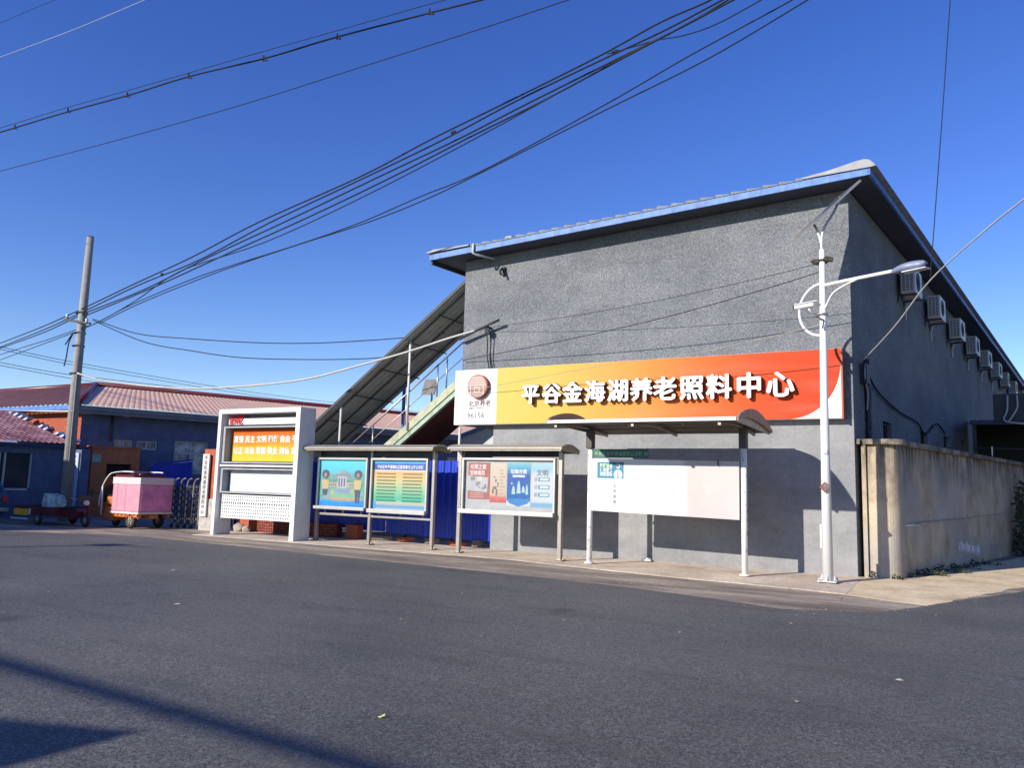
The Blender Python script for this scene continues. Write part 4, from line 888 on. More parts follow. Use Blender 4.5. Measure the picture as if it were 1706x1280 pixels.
b = MB(); b.obox(o0 + dB * .16 + nB * .02 + Z * 2.2, dB * .32, nB * .02, Z * .30); b.build('notice', mat('notice_green', (.30, .40, .36), .5, var=.3, scale=9), gh)
pq2 = thing('gate_plaque', 'tall white plaque in painted blue shade with dark characters beside the utility pole', 'plaque', (-28.3, 17, .2))
b = MB(); b.box((-28.55, 17.0, .30), (-28.13, 17.05, 2.33)); b.build('board', mat('plaque_white_shade_tint', (.46, .52, .66), .4, var=.06), pq2, .006)  # white board; the blue of its shade is put into the colour
for k, c in enumerate('金海湖镇敬老服务中心'): text(c, .175, (-28.43, 16.996, 2.13 - k * .19), X, Z, M_INKB, pq2, 'plaque_character', .003, .012)
b = MB(); b.box((-28.62, 17.06, 0), (-28.06, 17.4, 2.45)); tag(b.build('gate_pier', M_BGWALL, None, .01), 'narrow blue-grey gate pier behind the tall shade-blue plaque', 'gate pillar')

# ------------------------------------------------------------------ long red-roofed building behind
bh = thing('red_roofed_building', 'long low blue-grey building with a faded red hipped roof', 'building', (-30, 18, 0))
c0 = Vector((-30.15, 18.2, 0)); LB = 52
e0 = Vector((-29.62, 17.70, 4.2)); e1 = e0 + dB * LB
r0_ = Vector((-34.9, 21.6, 5.6)); r1_ = r0_ + dB * (LB - 6)
b = MB(); hs = [(1.25, 1.95, 2.62, 2.98), (2.1, 2.9, 2.62, 2.98), (3.6, 5.0, 1.7, 3.05)] + [(7 + k * 3.6, 8.6 + k * 3.6, 1.5, 3.0) for k in range(10)]
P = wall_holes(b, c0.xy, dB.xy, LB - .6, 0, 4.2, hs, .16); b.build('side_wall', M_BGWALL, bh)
for a, c, d, e in hs:
    b = MB(); b.poly([P(a, d, .14), P(c, d, .14), P(c, e, .14), P(a, e, .14)]); wo = b.build('window', mat('window_pane', (.40, .44, .41), .15, var=.9, scale=2, spec=.8), bh)
    b = MB(); 
    for t in (a + .03, (a + c) / 2, c - .03): b.obox(P(t, (d + e) / 2, .10), dB * .06, nB * .05, Z * (e - d))
    for t in ([d + .03, e - .03] + ([d + (e - d) * .62] if e - d > .6 else [])): b.obox(P((a + c) / 2, t, .10), dB * (c - a - .1), nB * .045, Z * .06)
    b.build('window_frame', M_WINFR, wo)
b = MB(); P2 = wall_holes(b, (-48, 18.2), (1, 0), 48 - 30.15, 0, 4.2, [], .1); b.build('front_wall', M_REDB, bh)
def sheet(mb, a, bq, c, d, n, amp):                     # a-b eave, d-c ridge; ribs run up the slope
    a, bq, c, d = map(Vector, (a, bq, c, d)); nn = (bq - a).cross(d - a).normalized()
    mb.grid(lambda u, v: (a.lerp(bq, u)).lerp(d.lerp(c, u), v) + nn * (amp * abs(math.sin(math.pi * u * n))), n * 6, 1, False)
b = MB(); sheet(b, e0, e1, r1_, r0_, 230, .014); b.build('roof_slope', M_ROOFPINK, bh)
b = MB(); sheet(b, (-50, 17.7, 4.2), e0, r0_, (-50, 21.6, 5.6), 60, .05); b.build('roof_slope', M_ROOFOLD, bh)
b = MB(); b.tube([e0 + Z * .03, r0_ + Z * .05], .11, 8); b.tube([r0_ + Z * .06, r1_ + Z * .06], .13, 8); b.tube([(-50, 21.6, 5.64), (-34.9, 21.6, 5.64)], .12, 8); b.build('ridge_cap', M_MAROON, bh)
b = MB(); b.obox((e0 + e1) / 2 - Z * .16 - nB * .1, dB * LB, nB * .06, Z * .30); b.build('eave_board', mat('eave_grey', (.22, .22, .24), .8), bh)
b = MB(); b.box((-50, 17.64, 4.02), (-29.7, 17.7, 4.2)); b.build('eave_board', M_BLUETRIM, bh)
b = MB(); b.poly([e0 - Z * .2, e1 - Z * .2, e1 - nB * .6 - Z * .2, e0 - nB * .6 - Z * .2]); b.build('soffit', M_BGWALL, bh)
b = MB(); b.tube([c0 + dB * 1.1 + nB * .06 + Z * 4.0, c0 + dB * 1.1 + nB * .06 + Z * 2.9], .05, 8); b.build('downpipe', M_DARK, bh)
for a in (.15, 1.6): b = MB(); b.obox(c0 + dB * a + nB * .12 + Z * 3.93, dB * .30, nB * .14, Z * .09); b.build('wall_light', M_WINFR, bh, .02)
# a blue handrail-like frame on the wall
b = MB(); q = c0 + nB * .5
b.prism([q + dB * 2.6 + Z * 2.0, q + dB * 4.2 + Z * 2.25, q + dB * 4.2 + Z * 2.32, q + dB * 2.6 + Z * 2.07], nB * .04); b.prism([q + dB * 2.6 + Z * 1.2, q + dB * 4.2 + Z * 1.2, q + dB * 4.2 + Z * 2.2, q + dB * 2.6 + Z * 1.95], nB * .02)
tag(b.build('blue_hoarding', M_BLUEF), 'small blue hoarding with a sloping top under the building window', 'hoarding')

# front annex with a tiled lean-to roof
an = thing('tiled_annex', 'low dark annex with pink tiled roof left of the utility pole', 'building', (-29.3, 15.5, 0))
ax = -29.22
b = MB(); PA = wall_holes(b, (ax, 13.9), (0, 1), 3.4, 0, 2.55, [(.35, 2.1, .95, 2.25)], .15)
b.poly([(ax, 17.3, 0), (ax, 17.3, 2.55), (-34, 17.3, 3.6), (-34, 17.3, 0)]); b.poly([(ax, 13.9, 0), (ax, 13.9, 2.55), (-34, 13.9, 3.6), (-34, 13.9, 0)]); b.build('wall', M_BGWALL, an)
b = MB(); b.poly([PA(.3, .9, .13), PA(2.15, .9, .13), PA(2.15, 2.3, .13), PA(.3, 2.3, .13)]); wo = b.build('window', M_GLASSD, an)
b = MB()
for t in (.38, 1.0, 1.18, 2.07): b.box((ax - .1, 13.9 + t - .03, .95), (ax - .05, 13.9 + t + .03, 2.25))
b.box((ax - .1, 14.25, .95), (ax - .05, 16.0, 1.02)); b.build('window_frame', M_WINFR, wo)
b = MB()
def atile(u, v):
    y = 13.7 + 3.7 * u; x = -28.98 - 5.0 * v; st = (v * 16) % 1.0
    return (x, y, 2.62 + .27 * 5.0 * v + .04 * abs(math.sin(math.pi * u * 18)) + .035 * (1 - st))
b.grid(atile, 108, 96, False); b.build('tile_roof', M_ROOFTL, an)
b = MB()
for k in range(13):
    if k in (1, 4, 7, 8): continue
    t = k / 13; b.obox((-29.15 - 4.8 * t, 17.42, 2.76 + .27 * 4.8 * t), (.36, 0, .095), (0, .24, 0), (-.02, 0, .07))
b.build('verge_tile', mat('verge_blue_white', (.40, .50, .68), .6, var=.5, scale=2), an)
b = MB(); b.box((-29.04, 13.7, 2.50), (-28.98, 17.4, 2.60)); b.build('eave_board', M_INKB, an)
b = MB(); b.tube(smoothpath([(-29.1, 12.6, 3.5), (-28.6, 14.2, 3.62), (-27.6, 15.2, 3.66), (-26.2, 15.5, 3.66)]), .03, 8); tag(b.build('white_pipe', M_WHITEW), 'white pipe crossing above the annex roof to the pole', 'pipe')

# ------------------------------------------------------------------ utility pole
PX, PY = -26.32, 15.6
up_ = thing('utility_pole', 'tall grey concrete utility pole leaning slightly, by the gate', 'utility pole', (PX, PY, 0))
b = MB(); b.tube([(PX + .05, PY, 0), (PX - .05, PY, 5), (PX - .02, PY, 9.75)], .185, 18, True, .115); b.build('shaft', M_POLE, up_)
b = MB(); b.obox((PX - .05, PY - .16, 6.72), (1.35, .1, -.22), (-.01, .07, 0), (0, 0, .07)); b.build('crossarm', M_DARK, up_)
b = MB()
for z in (7.05, 6.35, 5.9, 4.95): b = MB(); b.torus((PX - .05 - .01 * z, PY, z), (0, 0, 1), .185, .025, 18, 6); b.build('clamp_band', M_DARK, up_)
b = MB(); b.tube(smoothpath([(PX - .15, PY - .2, 6.3), (PX - .35, PY - .2, 6.0), (PX - .42, PY - .2, 5.5), (PX - .5, PY - .2, 5.2)]), .02, 6); b.tube([(PX - .2, PY - .2, 6.3), (PX - .55, PY - .2, 5.95)], .02, 6); b.build('hanging_lead', M_CABLE, up_)
for s, z in ((-.62, 6.88), (.55, 6.62)): b = MB(); b.cyl((PX - .05 + s, PY - .16, z), (PX - .05 + s, PY - .16, z + .15), .045, 10); b.build('insulator', M_WHITEW, up_)
b = MB(); b.tube([(PX + .19, PY - .1, 0), (PX + .13, PY - .1, 4.9)], .02, 6); b.build('conduit', M_POLE, up_)

# ------------------------------------------------------------------ cables overhead
CB = {
'main1':[(-35.97,17.82,7.04),(-30.52,16.54,7.10),(-26.25,15.50,7.14),(-23.49,15.43,7.67),(-20.52,15.36,8.20),(-17.63,15.28,8.85),(-13.78,15.18,9.55),(-11.43,15.12,10.04),(-9.17,15.07,10.49),(-6.86,15.01,10.99),(-5.48,14.97,11.30),(-4.45,14.94,11.51),(-3.71,14.93,11.66),(0.20,14.83,12.47)],
'main2':[(-35.91,17.80,6.88),(-30.47,16.53,6.96),(-26.23,15.50,7.03),(-23.16,15.42,7.61),(-20.22,15.35,8.12),(-17.13,15.27,8.81),(-13.56,15.18,9.45),(-11.06,15.11,9.99),(-9.00,15.06,10.42),(-6.72,15.00,10.89),(-5.35,14.97,11.18),(-4.20,14.94,11.43),(-3.48,14.92,11.58),(0.43,14.82,12.41)],
'main3':[(-35.87,17.80,6.77),(-30.09,16.44,6.85),(-26.11,15.50,6.96),(-22.83,15.42,7.48),(-19.66,15.33,8.12),(-16.63,15.26,8.69),(-12.95,15.16,9.43),(-10.69,15.10,9.87),(-8.68,15.05,10.29),(-6.43,15.00,10.76),(-5.08,14.96,11.05),(-3.93,14.93,11.35),(-3.25,14.91,11.51),(0.65,14.81,12.41)],
'main4':[(-26.09,15.50,6.85),(-22.20,15.40,7.49),(-18.85,15.31,8.09),(-15.47,15.23,8.75),(-12.54,15.15,9.32),(-10.34,15.10,9.80),(-8.36,15.05,10.24),(-6.29,14.99,10.77),(-4.83,14.95,11.16),(-4.08,14.94,11.39),(-3.36,14.92,11.60),(0.49,14.82,12.68)],
'low1':[(-35.76,17.77,6.48),(-32.49,17.00,6.48),(-29.30,16.25,6.44),(-26.14,15.50,6.48),(-25.28,15.48,6.62),(-23.20,15.43,7.20),(-21.00,15.37,7.88),(-17.32,15.27,8.24),(-13.73,15.18,8.91),(-9.99,15.09,9.79),(-6.69,15.00,10.66),(-5.31,14.97,11.07),(-3.90,14.93,11.34),(-3.13,14.91,11.52),(0.76,14.81,12.45)],
'pair1':[(-35.68,17.75,6.26),(-30.99,16.65,6.37),(-26.13,15.50,6.42),(-25.17,15.48,6.61),(-23.40,15.43,7.02),(-20.43,15.35,7.49),(-18.29,15.30,7.78),(-15.87,15.24,8.03),(-13.69,15.18,8.25),(-11.73,15.13,8.59),(-9.95,15.09,8.95),(-6.85,15.01,9.76),(-4.83,14.95,10.38),(-2.86,14.90,11.00),(-2.14,14.89,11.24),(1.66,14.79,12.48)],
'pair2':[(-25.17,15.48,6.56),(-23.24,15.43,7.01),(-20.29,15.35,7.48),(-18.03,15.29,7.73),(-15.63,15.23,7.98),(-13.48,15.18,8.22),(-11.62,15.13,8.54),(-9.95,15.09,8.86),(-6.70,15.00,9.67),(-4.45,14.94,10.27),(-2.53,14.90,10.90),(-1.93,14.88,11.09),(1.86,14.78,12.35)],
'branch':[(-6.69,15.00,10.97),(-6.02,14.99,10.97),(-5.52,14.97,10.96),(-4.96,14.96,10.90),(-4.29,14.94,10.94),(-3.40,14.92,11.18),(-2.80,14.90,11.36),(1.04,14.80,12.49)],
'twinlow':[(-34.65,11.11,11.60),(-26.66,11.55,11.60),(-24.80,11.65,11.60),(-21.70,11.81,11.60),(-19.15,12.01,11.60),(-16.86,12.11,11.60),(-14.48,12.39,11.60),(-12.30,12.51,11.60),(-9.78,12.75,11.60),(-8.64,12.87,11.60),(-7.29,13.00,11.60),(-3.31,13.38,11.60)],
'twinup':[(-34.52,11.12,11.66),(-26.53,11.47,11.66),(-24.64,11.56,11.66),(-21.43,11.73,11.66),(-19.02,11.91,11.66),(-16.80,12.06,11.66),(-14.32,12.23,11.66),(-12.01,12.40,11.66),(-9.95,12.54,11.66),(-9.36,12.59,11.66),(-7.96,12.70,11.66),(-3.97,13.01,11.66)],
'single':[(-36.14,12.04,10.90),(-28.14,12.32,10.90),(-26.11,12.39,10.90),(-20.45,12.68,10.90),(-15.75,12.83,10.90),(-11.81,12.82,10.90),(-8.56,12.80,10.90),(-6.55,12.76,10.90),(-5.36,12.73,10.90),(-1.36,12.62,10.90)],
'tl1':[(-31.33,9.51,13.20),(-23.34,9.81,13.20),(-21.65,9.87,13.20),(-20.08,9.93,13.20),(-19.36,9.97,13.20),(-17.73,10.03,13.20),(-13.73,10.19,13.20)],
'tl2':[(-31.73,9.70,12.50),(-23.74,10.07,12.50),(-22.06,10.15,12.50),(-19.05,10.31,12.50),(-16.30,10.37,12.50),(-14.85,10.39,12.50),(-10.85,10.45,12.50)],
'far1':[(-49.9,22.6,9.00),(-50.57,25.08,9.00),(-52.36,30.58,9.00),(-54.08,41.39,9.00),(-54.35,51.92,9.00),(-52.02,62.70,9.00),(-50.14,72.83,9.00)],
'far2':[(-50.18,22.8,8.90),(-50.87,25.25,8.90),(-53.09,31.02,8.90),(-55.12,42.21,8.90),(-55.66,53.20,8.90),(-53.97,65.08,8.90)],
'far3':[(-49.59,22.6,8.00),(-50.05,24.92,8.00),(-51.41,30.11,8.00),(-49.99,38.30,8.00)],
'far4':[(-50.94,23.38,8.00),(-51.47,25.64,8.00),(-53.38,31.28,8.00),(-53.56,34.95,8.00)],
'drop1':[(-25.50,15.45,6.74),(-23.81,16.00,6.21),(-21.68,16.47,5.97),(-19.24,17.00,5.77),(-17.36,17.41,5.70),(-15.77,17.76,5.72),(-14.19,18.11,5.78),(-13.14,18.34,5.87)],
'drop2':[(-25.50,15.45,6.70),(-23.54,16.06,5.93),(-21.65,16.48,5.58),(-19.85,16.87,5.32),(-17.74,17.33,5.21),(-15.74,17.77,5.18),(-14.03,18.14,5.25)],
'white':[(-26.0,15.40,4.92),(-24.93,15.62,4.66),(-22.70,15.84,4.40),(-20.90,16.01,4.29),(-19.68,16.13,4.28),(-17.84,16.31,4.34),(-16.33,16.46,4.47),(-14.71,16.62,4.77),(-13.18,16.77,5.08),(-11.92,16.90,5.39),(-10.9,17.02,5.60)],
'guy':[(-2.02,17.35,4.30),(-1.25,15.19,4.53),(-0.59,13.53,4.90),(0.13,11.71,5.04),(0.53,10.70,5.07),(0.89,9.79,5.08),(2.4,6,5.4)],
'hang':[(-0.69,15.8,5.456),(-0.596,15.8,6.411),(-0.387,15.8,8.532),(-0.182,15.8,10.704),(-0.136,15.8,11.166),(0,15.8,12.5)],
'wb':[(-11.62,17.09,4.81),(-8.68,16.64,5.01),(-5.91,16.21,5.27),(-3.90,15.91,5.56),(-2.51,15.69,5.80)],
'wc':[(-10.65,16.99,5.60),(-8.28,16.62,5.60),(-5.92,16.24,5.69),(-3.90,15.92,5.83),(-2.51,15.69,5.97)],
'wd':[(-11.64,16.89,3.95),(-10.58,16.70,4.01),(-7.28,16.32,4.33),(-5.35,16.07,4.41),(-3.54,15.83,4.62),(-2.51,15.70,4.78)],
}
G1 = 'black cables bundled across the sky above the notice boards'
INFO = {
'main1': (.021, M_CABLE, 'thick black cable in the bundle crossing the sky from the utility pole', G1), 'main2': (.021, M_CABLE, 'thick black cable in the bundle crossing the sky from the utility pole', G1),
'main3': (.021, M_CABLE, 'thick black cable in the bundle crossing the sky from the utility pole', G1), 'main4': (.021, M_CABLE, 'thick black cable in the bundle crossing the sky from the utility pole', G1),
'low1': (.016, M_CABLE, 'black cable sagging just under the thick bundle in the sky', None),
'pair1': (.016, M_CABLE, 'upper of the two parallel black wires below the thick cable bundle', None), 'pair2': (.016, M_CABLE, 'lower of the two parallel black wires below the thick cable bundle', None),
'branch': (.014, M_CABLE, 'short black branch wire leaving the bundle near the photo top', None),
'twinlow': (.021, M_CABLE, 'heavier lower cable of the spacer-held twin line at upper left', None), 'twinup': (.009, M_CABLE, 'thin upper wire of the spacer-held twin line at upper left', None),
'single': (.011, M_CABLE, 'single thin wire crossing the sky below the twin line', None), 'tl1': (.006, M_CABLE, 'thin dark wire clipping the top left corner of the sky', None),
'tl2': (.006, M_CABLEG, 'thin pale wire across the top left of the sky', None),
'far1': (.018, M_CABLE, 'faint distant wire above the red roofs, highest of the far four', None), 'far2': (.018, M_CABLE, 'faint distant wire above the red roofs, second highest of the far four', None),
'far3': (.018, M_CABLE, 'faint short distant wire left of the utility pole, third of the far four', None), 'far4': (.018, M_CABLE, 'faint distant wire left of the pole, lowest of the far four', None),
'drop1': (.014, M_CABLE, 'upper thin wire sagging from the pole crossarm to the stair canopy', None), 'drop2': (.014, M_CABLE, 'lower thin wire sagging from the pole crossarm to the stair canopy', None),
'white': (.030, M_CABLEG, 'thick pale cable sagging from the utility pole to the hall bracket', None),
'guy': (.011, M_CABLEG, 'pale slanting cable from the hall corner up to the right', None), 'hang': (.008, M_CABLE, 'near vertical thin wire hanging over the right of the hall roof', None),
'wb': (.009, M_CABLE, 'dark wire crossing the bare grey facade toward the lamp top', None), 'wc': (.006, M_CABLE, 'faint highest wire from hall bracket to street lamp', None),
'wd': (.007, M_CABLET, 'thin tan wire crossing in front of the yellow sign', None)}
for k, p in CB.items():
    r, m, lab, grp = INFO[k]; b = MB()
    if grp or k in ('low1', 'pair1', 'pair2'): p = [Vector(q) + Vector((0, 0, random.uniform(-.045, .045))) for q in p]
    b.tube(smoothpath(p, 6), r, 6)
    tag(b.build('overhead_cable', m), lab, 'cable', grp)
tw = [(-24.06, 11.68), (-21.58, 11.79), (-19.22, 12.0), (-16.88, 12.11), (-14.52, 12.4), (-12.28, 12.52), (-9.84, 12.73)]
for k, (x, y) in enumerate(tw):
    b = MB(); b.box((x - .015, y - .015, 11.55), (x + .015, y + .015, 11.69)); b.obox((x + .05, y, 11.555), (.15, 0, -.05), (0, .03, 0), (0, 0, .03))
    tag(b.build('cable_spacer', M_CABLE), 'small black spacer clip on the twin line at upper left', 'cable clip', 'spacer clips along the twin cable')
for k, (x, y, z, lab) in enumerate([(-10.79, 15.11, 10.08, 'small black joint knot on the cable bundle near its middle'), (-6.51, 15.0, 10.97, 'small black joint knot where the branch wire leaves the bundle'), (-21.95, 15.39, 7.86, 'small black joint knot on the cable bundle near the utility pole')]):
    b = MB(); b.blob((x, y, z), (.09, .05, .05), .2, k, 1); tag(b.build('cable_joint', M_CABLE), lab, 'cable joint')
hb = thing('cable_bracket', 'dark pipe bracket with hanging wires on the hall front near its left edge', 'bracket', (-10.9, 17.1, 5.6))
b = MB(); b.tube([(-11.7, 17.0, 5.35), (-11.0, 16.98, 5.60), (-10.46, 16.95, 5.76)], .035, 8); b.tube([(-10.85, 17.0, 5.62), (-10.85, 17.2, 5.62)], .03, 8); b.build('pipe', M_DARK, hb)
for x in (-10.90, -10.80): b = MB(); b.tube(smoothpath([(x, 17.05, 5.6), (x + .02, 17.1, 5.2), (x + .01, 17.12, 4.9), (x + .08, 17.14, 4.5)]), .016, 6); b.build('hanging_wire', M_CABLE, hb)
b = MB(); b.blob((-10.85, 17.03, 5.5), (.10, .07, .09), .2, 2, 1); b.build('junction', M_DARK, hb)
b = MB(); b.blob((LX - .09, LY + .02, 5.98), (.11, .07, .05), .3, 2, 2); b.blob((LX + .10, LY + .03, 6.0), (.11, .07, .06), .3, 5, 2); b.torus((LX + .01, LY, 5.99), (0, 0, 1), .065, .02); tag(b.build('wire_clamp', mat('clamp_tan', (.05, .045, .03), .7)), 'tangled wire clamps strapped near the top of the street lamp', 'wire clamp')

# ------------------------------------------------------------------ vehicles by the gate
def wheel(parent, c, r, w, axis=(0, 1, 0), rimm=None):
    ax_ = Vector(axis); c = Vector(c)
    b = MB(); b.torus(c, ax_, r - w * .5, w * .5, 28, 10); t = b.build('wheel', M_BLACK, parent)
    b = MB(); b.cyl(c - ax_ * w * .28, c + ax_ * w * .28, r - w * .85, 20); b.build('rim', rimm or M_YELLOW, t)
    b = MB(); b.cyl(c - ax_ * w * .55, c + ax_ * w * .55, r * .22, 12)
    u = ax_.orthogonal().normalized(); v = ax_.cross(u)
    for k in range(5):
        q = k * 2 * math.pi / 5; d = u * math.cos(q) + v * math.sin(q); b.cyl(c + ax_ * -w * .32, c + d * (r - w * .85) - ax_ * w * .32, r * .09, 6)
    b.build('hub', M_STEEL, t); return t
tk = thing('cargo_tricycle', 'orange cargo tricycle with a covered cab and big pink box', 'tricycle', (-22.4, 15.5, 0))
b = MB(); b.box((-22.84, 14.97, .50), (-21.52, 16.10, 1.31)); bx_ = b.build('cargo_box', M_PINK, tk, .03)
b = MB(); b.box((-21.518, 15.02, .54), (-21.505, 16.05, 1.30)); b.build('rear_door', M_PINKB, bx_, .004)
b = MB(); b.box((-22.85, 14.96, 1.31), (-21.51, 16.11, 1.52)); b.build('top_band', M_PINKW, bx_, .012)
b = MB(); b.box((-22.85, 14.96, .44), (-21.51, 16.11, .50)); b.build('bottom_edge', M_PINKW, bx_)
b = MB(); b.box((-22.80, 15.0, 1.52), (-21.9, 16.06, 1.60)); b.build('lid', M_MAROON, bx_)
b = MB(); b.box((-22.6, 14.964, .52), (-22.585, 14.968, 1.30)); b.box((-22.2, 14.964, .52), (-22.185, 14.968, 1.30)); b.build('panel_seam', M_PINKB, bx_)
b = MB()
for y in (15.02, 16.02):
    b = MB(); b.tube(smoothpath([(-23.55, y, .60), (-23.52, y, .95), (-23.42, y, 1.25), (-23.18, y, 1.55), (-22.9, y, 1.66), (-22.3, y, 1.69), (-21.95, y, 1.68)]), .02, 8); b.tube([(-23.40, y, .35), (-23.43, y, 1.22)], .022, 8)
    b.build('cab_frame', M_WHITE, tk)
b = MB(); b.grid(lambda u, v: (-23.10 + 1.15 * u, 14.98 + 1.08 * v, 1.64 + .06 * math.sin(math.pi * min(1, u * 1.3)) + .02 * math.sin(math.pi * v)), 8, 6); b.build('cab_roof', M_MAROON, tk)
b = MB(); b.grid(lambda u, v: (-23.53 + .35 * u ** 1.5, 15.04 + .96 * v, .90 + .64 * u), 6, 2); b.build('windscreen', M_GLASSD, tk)
b = MB(); b.box((-23.28, 15.06, .66), (-22.88, 15.95, .93)); b.build('seat', M_ORANGE, tk, .06)
b = MB(); b.prism([(-23.50, 15.04, .34), (-23.30, 15.04, .22), (-22.84, 15.04, .20), (-22.84, 15.04, .62), (-23.22, 15.04, .62), (-23.30, 15.04, .40), (-23.42, 15.04, .44), (-23.50, 15.04, .74), (-23.60, 15.04, .72)], (0, .98, 0)); b.build('front_body', M_ORANGE, tk, .03)
b = MB(); b.box((-22.9, 15.02, .34), (-21.55, 15.10, .44)); b.box((-22.9, 15.98, .34), (-21.55, 16.06, .44)); b.box((-22.9, 15.4, .30), (-21.6, 15.7, .42))
for k in range(7): b.box((-22.82 + k * .19, 14.99, .40), (-22.74 + k * .19, 15.05, .47))
b.build('chassis', M_ORANGE, tk)
for y in (15.08, 16.0): wheel(tk, (-21.98, y, .235), .235, .13, rimm=mat('dusty_rim', (.30, .20, .10), .6))
wheel(tk, (-23.42, 15.55, .20), .20, .10, rimm=mat('dusty_rim', (.30, .20, .10), .6))
b = MB(); b.tube([(-23.42, 15.55, .2), (-23.5, 15.55, .95)], .03, 8); b.tube([(-23.42, 15.2, .96), (-23.5, 15.55, .98), (-23.42, 15.9, .96)], .02, 8); b.build('handlebar', M_STEEL, tk)
b = MB(); b.cyl((-23.64, 15.55, .62), (-23.58, 15.55, .62), .08, 14); b.build('headlight', M_WHITE, tk)
b = MB(); b.box((-21.62, 15.02, .30), (-21.56, 15.10, .50)); b.build('tail_light', M_RED, tk)
b = MB(); b.tube([(-23.5, 15.0, 1.0), (-23.72, 14.9, 1.05)], .012, 6); b.obox((-23.76, 14.88, 1.02), (.02, 0, 0), (0, .12, 0), (0, 0, .2)); b.build('mirror', M_DARK, tk)

rt = thing('motor_tricycle', 'dark red open motor tricycle with a yellow tail plate', 'tricycle', (-25, 14.4, 0))
b = MB(); b.box((-26.35, 14.0, .30), (-24.25, 14.05, .56)); b.box((-26.35, 14.95, .30), (-24.25, 15.0, .56)); b.box((-26.35, 14.05, .30), (-26.30, 14.95, .56)); b.box((-24.30, 14.05, .30), (-24.25, 14.95, .56)); b.box((-26.3, 14.05, .30), (-24.3, 14.95, .34)); b.build('cargo_bed', M_MAROON, rt, .01)
b = MB(); b.box((-26.30, 13.975, .27), (-25.52, 13.995, .46)); b.build('yellow_plate', M_YELLOW, rt)
b = MB(); b.box((-26.4, 13.95, .14), (-25.5, 13.99, .19)); b.build('bumper_bar', M_WHITEW, rt)
b = MB(); b.box((-25.48, 13.975, .30), (-25.38, 13.995, .48)); b.build('tail_light', M_PINKW, rt)
for y in (13.95, 15.05): wheel(rt, (-24.88, y, .19), .19, .10, rimm=M_STEEL)
wheel(rt, (-23.25, 14.45, .20), .20, .09, rimm=M_STEEL)
b = MB(); b.box((-24.1, 14.25, .50), (-23.65, 14.65, .60)); b.build('seat', M_BLACK, rt, .03)
b = MB(); b.prism([(-24.25, 14.3, .28), (-23.5, 14.3, .25), (-23.4, 14.3, .45), (-23.6, 14.3, .55), (-24.25, 14.3, .50)], (0, .3, 0)); b.tube([(-23.25, 14.45, .2), (-23.42, 14.45, .78)], .035, 8); b.build('frame', M_MAROON, rt)
b = MB(); b.tube([(-23.55, 14.1, .86), (-23.42, 14.3, .80), (-23.42, 14.6, .80), (-23.55, 14.8, .86)], .018, 8); b.build('handlebar', M_STEEL, rt)
b = MB(); b.cyl((-23.34, 14.45, .72), (-23.24, 14.45, .72), .075, 14); b.build('headlight', M_WHITEW, rt)
b = MB(); b.box((-23.45, 14.25, .70), (-23.36, 14.65, .95)); b.build('front_cowl', M_DARK, rt, .03)
b = MB(); b.grid(lambda u, v: (-25.25 + .72 * u + .03 * math.sin(9 * v), 14.25 + .4 * v * 0 + .05 * math.sin(7 * u) * math.sin(5 * v), .36 + .60 * v), 10, 10)
b.blob((-24.89, 14.5, .63), (.36, .22, .33), .10, 8, 3)
tag(b.build('sack', mat('sack_white_green', (.42, .52, .46), .7, var=.55, scale=5)), 'white and green sack standing on the dark red tricycle bed', 'sack')

car = thing('parked_car', 'dark teal car cut off by the left edge of the photo', 'car', (-28.6, 13.2, 0))
def carsec():
    side = [(-30.4, .35), (-30.45, .62), (-30.2, .80), (-29.6, .90), (-29.1, 1.30), (-27.9, 1.36), (-27.15, 1.30), (-26.78, .95), (-26.62, .88), (-26.58, .40), (-26.7, .28), (-30.3, .28)]
    return side
b = MB(); b.prism([(x, 12.5, z) for x, z in carsec()], (0, 1.45, 0)); b.build('body', M_TEAL, car, .06)
for y in (12.49, 13.945):
    b = MB(); b.prism([(-29.45, y, .92), (-29.02, y, 1.24), (-27.95, y, 1.29), (-27.25, y, 1.23), (-26.95, y, .94)], (0, .015, 0)); b.build('side_window', M_GLASSD, car)
b = MB(); b.prism([(-26.76, 12.62, .96), (-27.10, 12.62, 1.27), (-27.09, 12.62, 1.29), (-26.72, 12.62, .97)], (0, 1.2, 0)); b.build('rear_window', M_GLASSD, car)
for x in (-29.7, -27.3):
    for y in (12.52, 13.93): wheel(car, (x, y, .29), .29, .17, rimm=M_STEEL)
for y in (12.55, 13.75): b = MB(); b.box((-26.60, y, .66), (-26.555, y + .16, .82)); b.build('tail_light', M_RED, car)
b = MB(); b.box((-26.62, 12.5, .34), (-26.53, 13.95, .46)); b.build('bumper', M_ALU, car, .02)

# ------------------------------------------------------------------ dark lean-to beyond the compound wall
sd = thing('dark_shed', 'dark open-fronted shed beyond the cement wall at the right edge', 'shed', (2, 30, 0))
b = MB(); b.prism([(.35, 30.0, 4.0), (9, 30.0, 4.0), (9, 30.0, 4.95), (.35, 30.0, 4.95)], (0, .12, 0)); b.build('front_board', M_DARK, sd)
b = MB(); b.prism([(-.35, 29.8, 3.95), (9, 29.8, 3.95), (9, 34, 4.4), (-.35, 34, 4.4)], (0, 0, .05)); b.build('roof', M_DARK, sd)
b = MB(); b.box((-.3, 33.9, 0), (9, 34, 4.4)); b.box((8.9, 30, 0), (9, 34, 4.4)); b.build('back_wall', M_BLACK, sd)
for x in (-.25, 2.5, 5.5): b = MB(); b.box((x, 29.95, 0), (x + .1, 30.05, 3.95)); b.build('post', M_DARK, sd)
b = MB(); b.tube([(-.2, 29.9, 3.2), (3, 29.9, 3.12), (9, 29.9, 3.0)], .02, 6); b.build('rail', M_STEEL, sd)
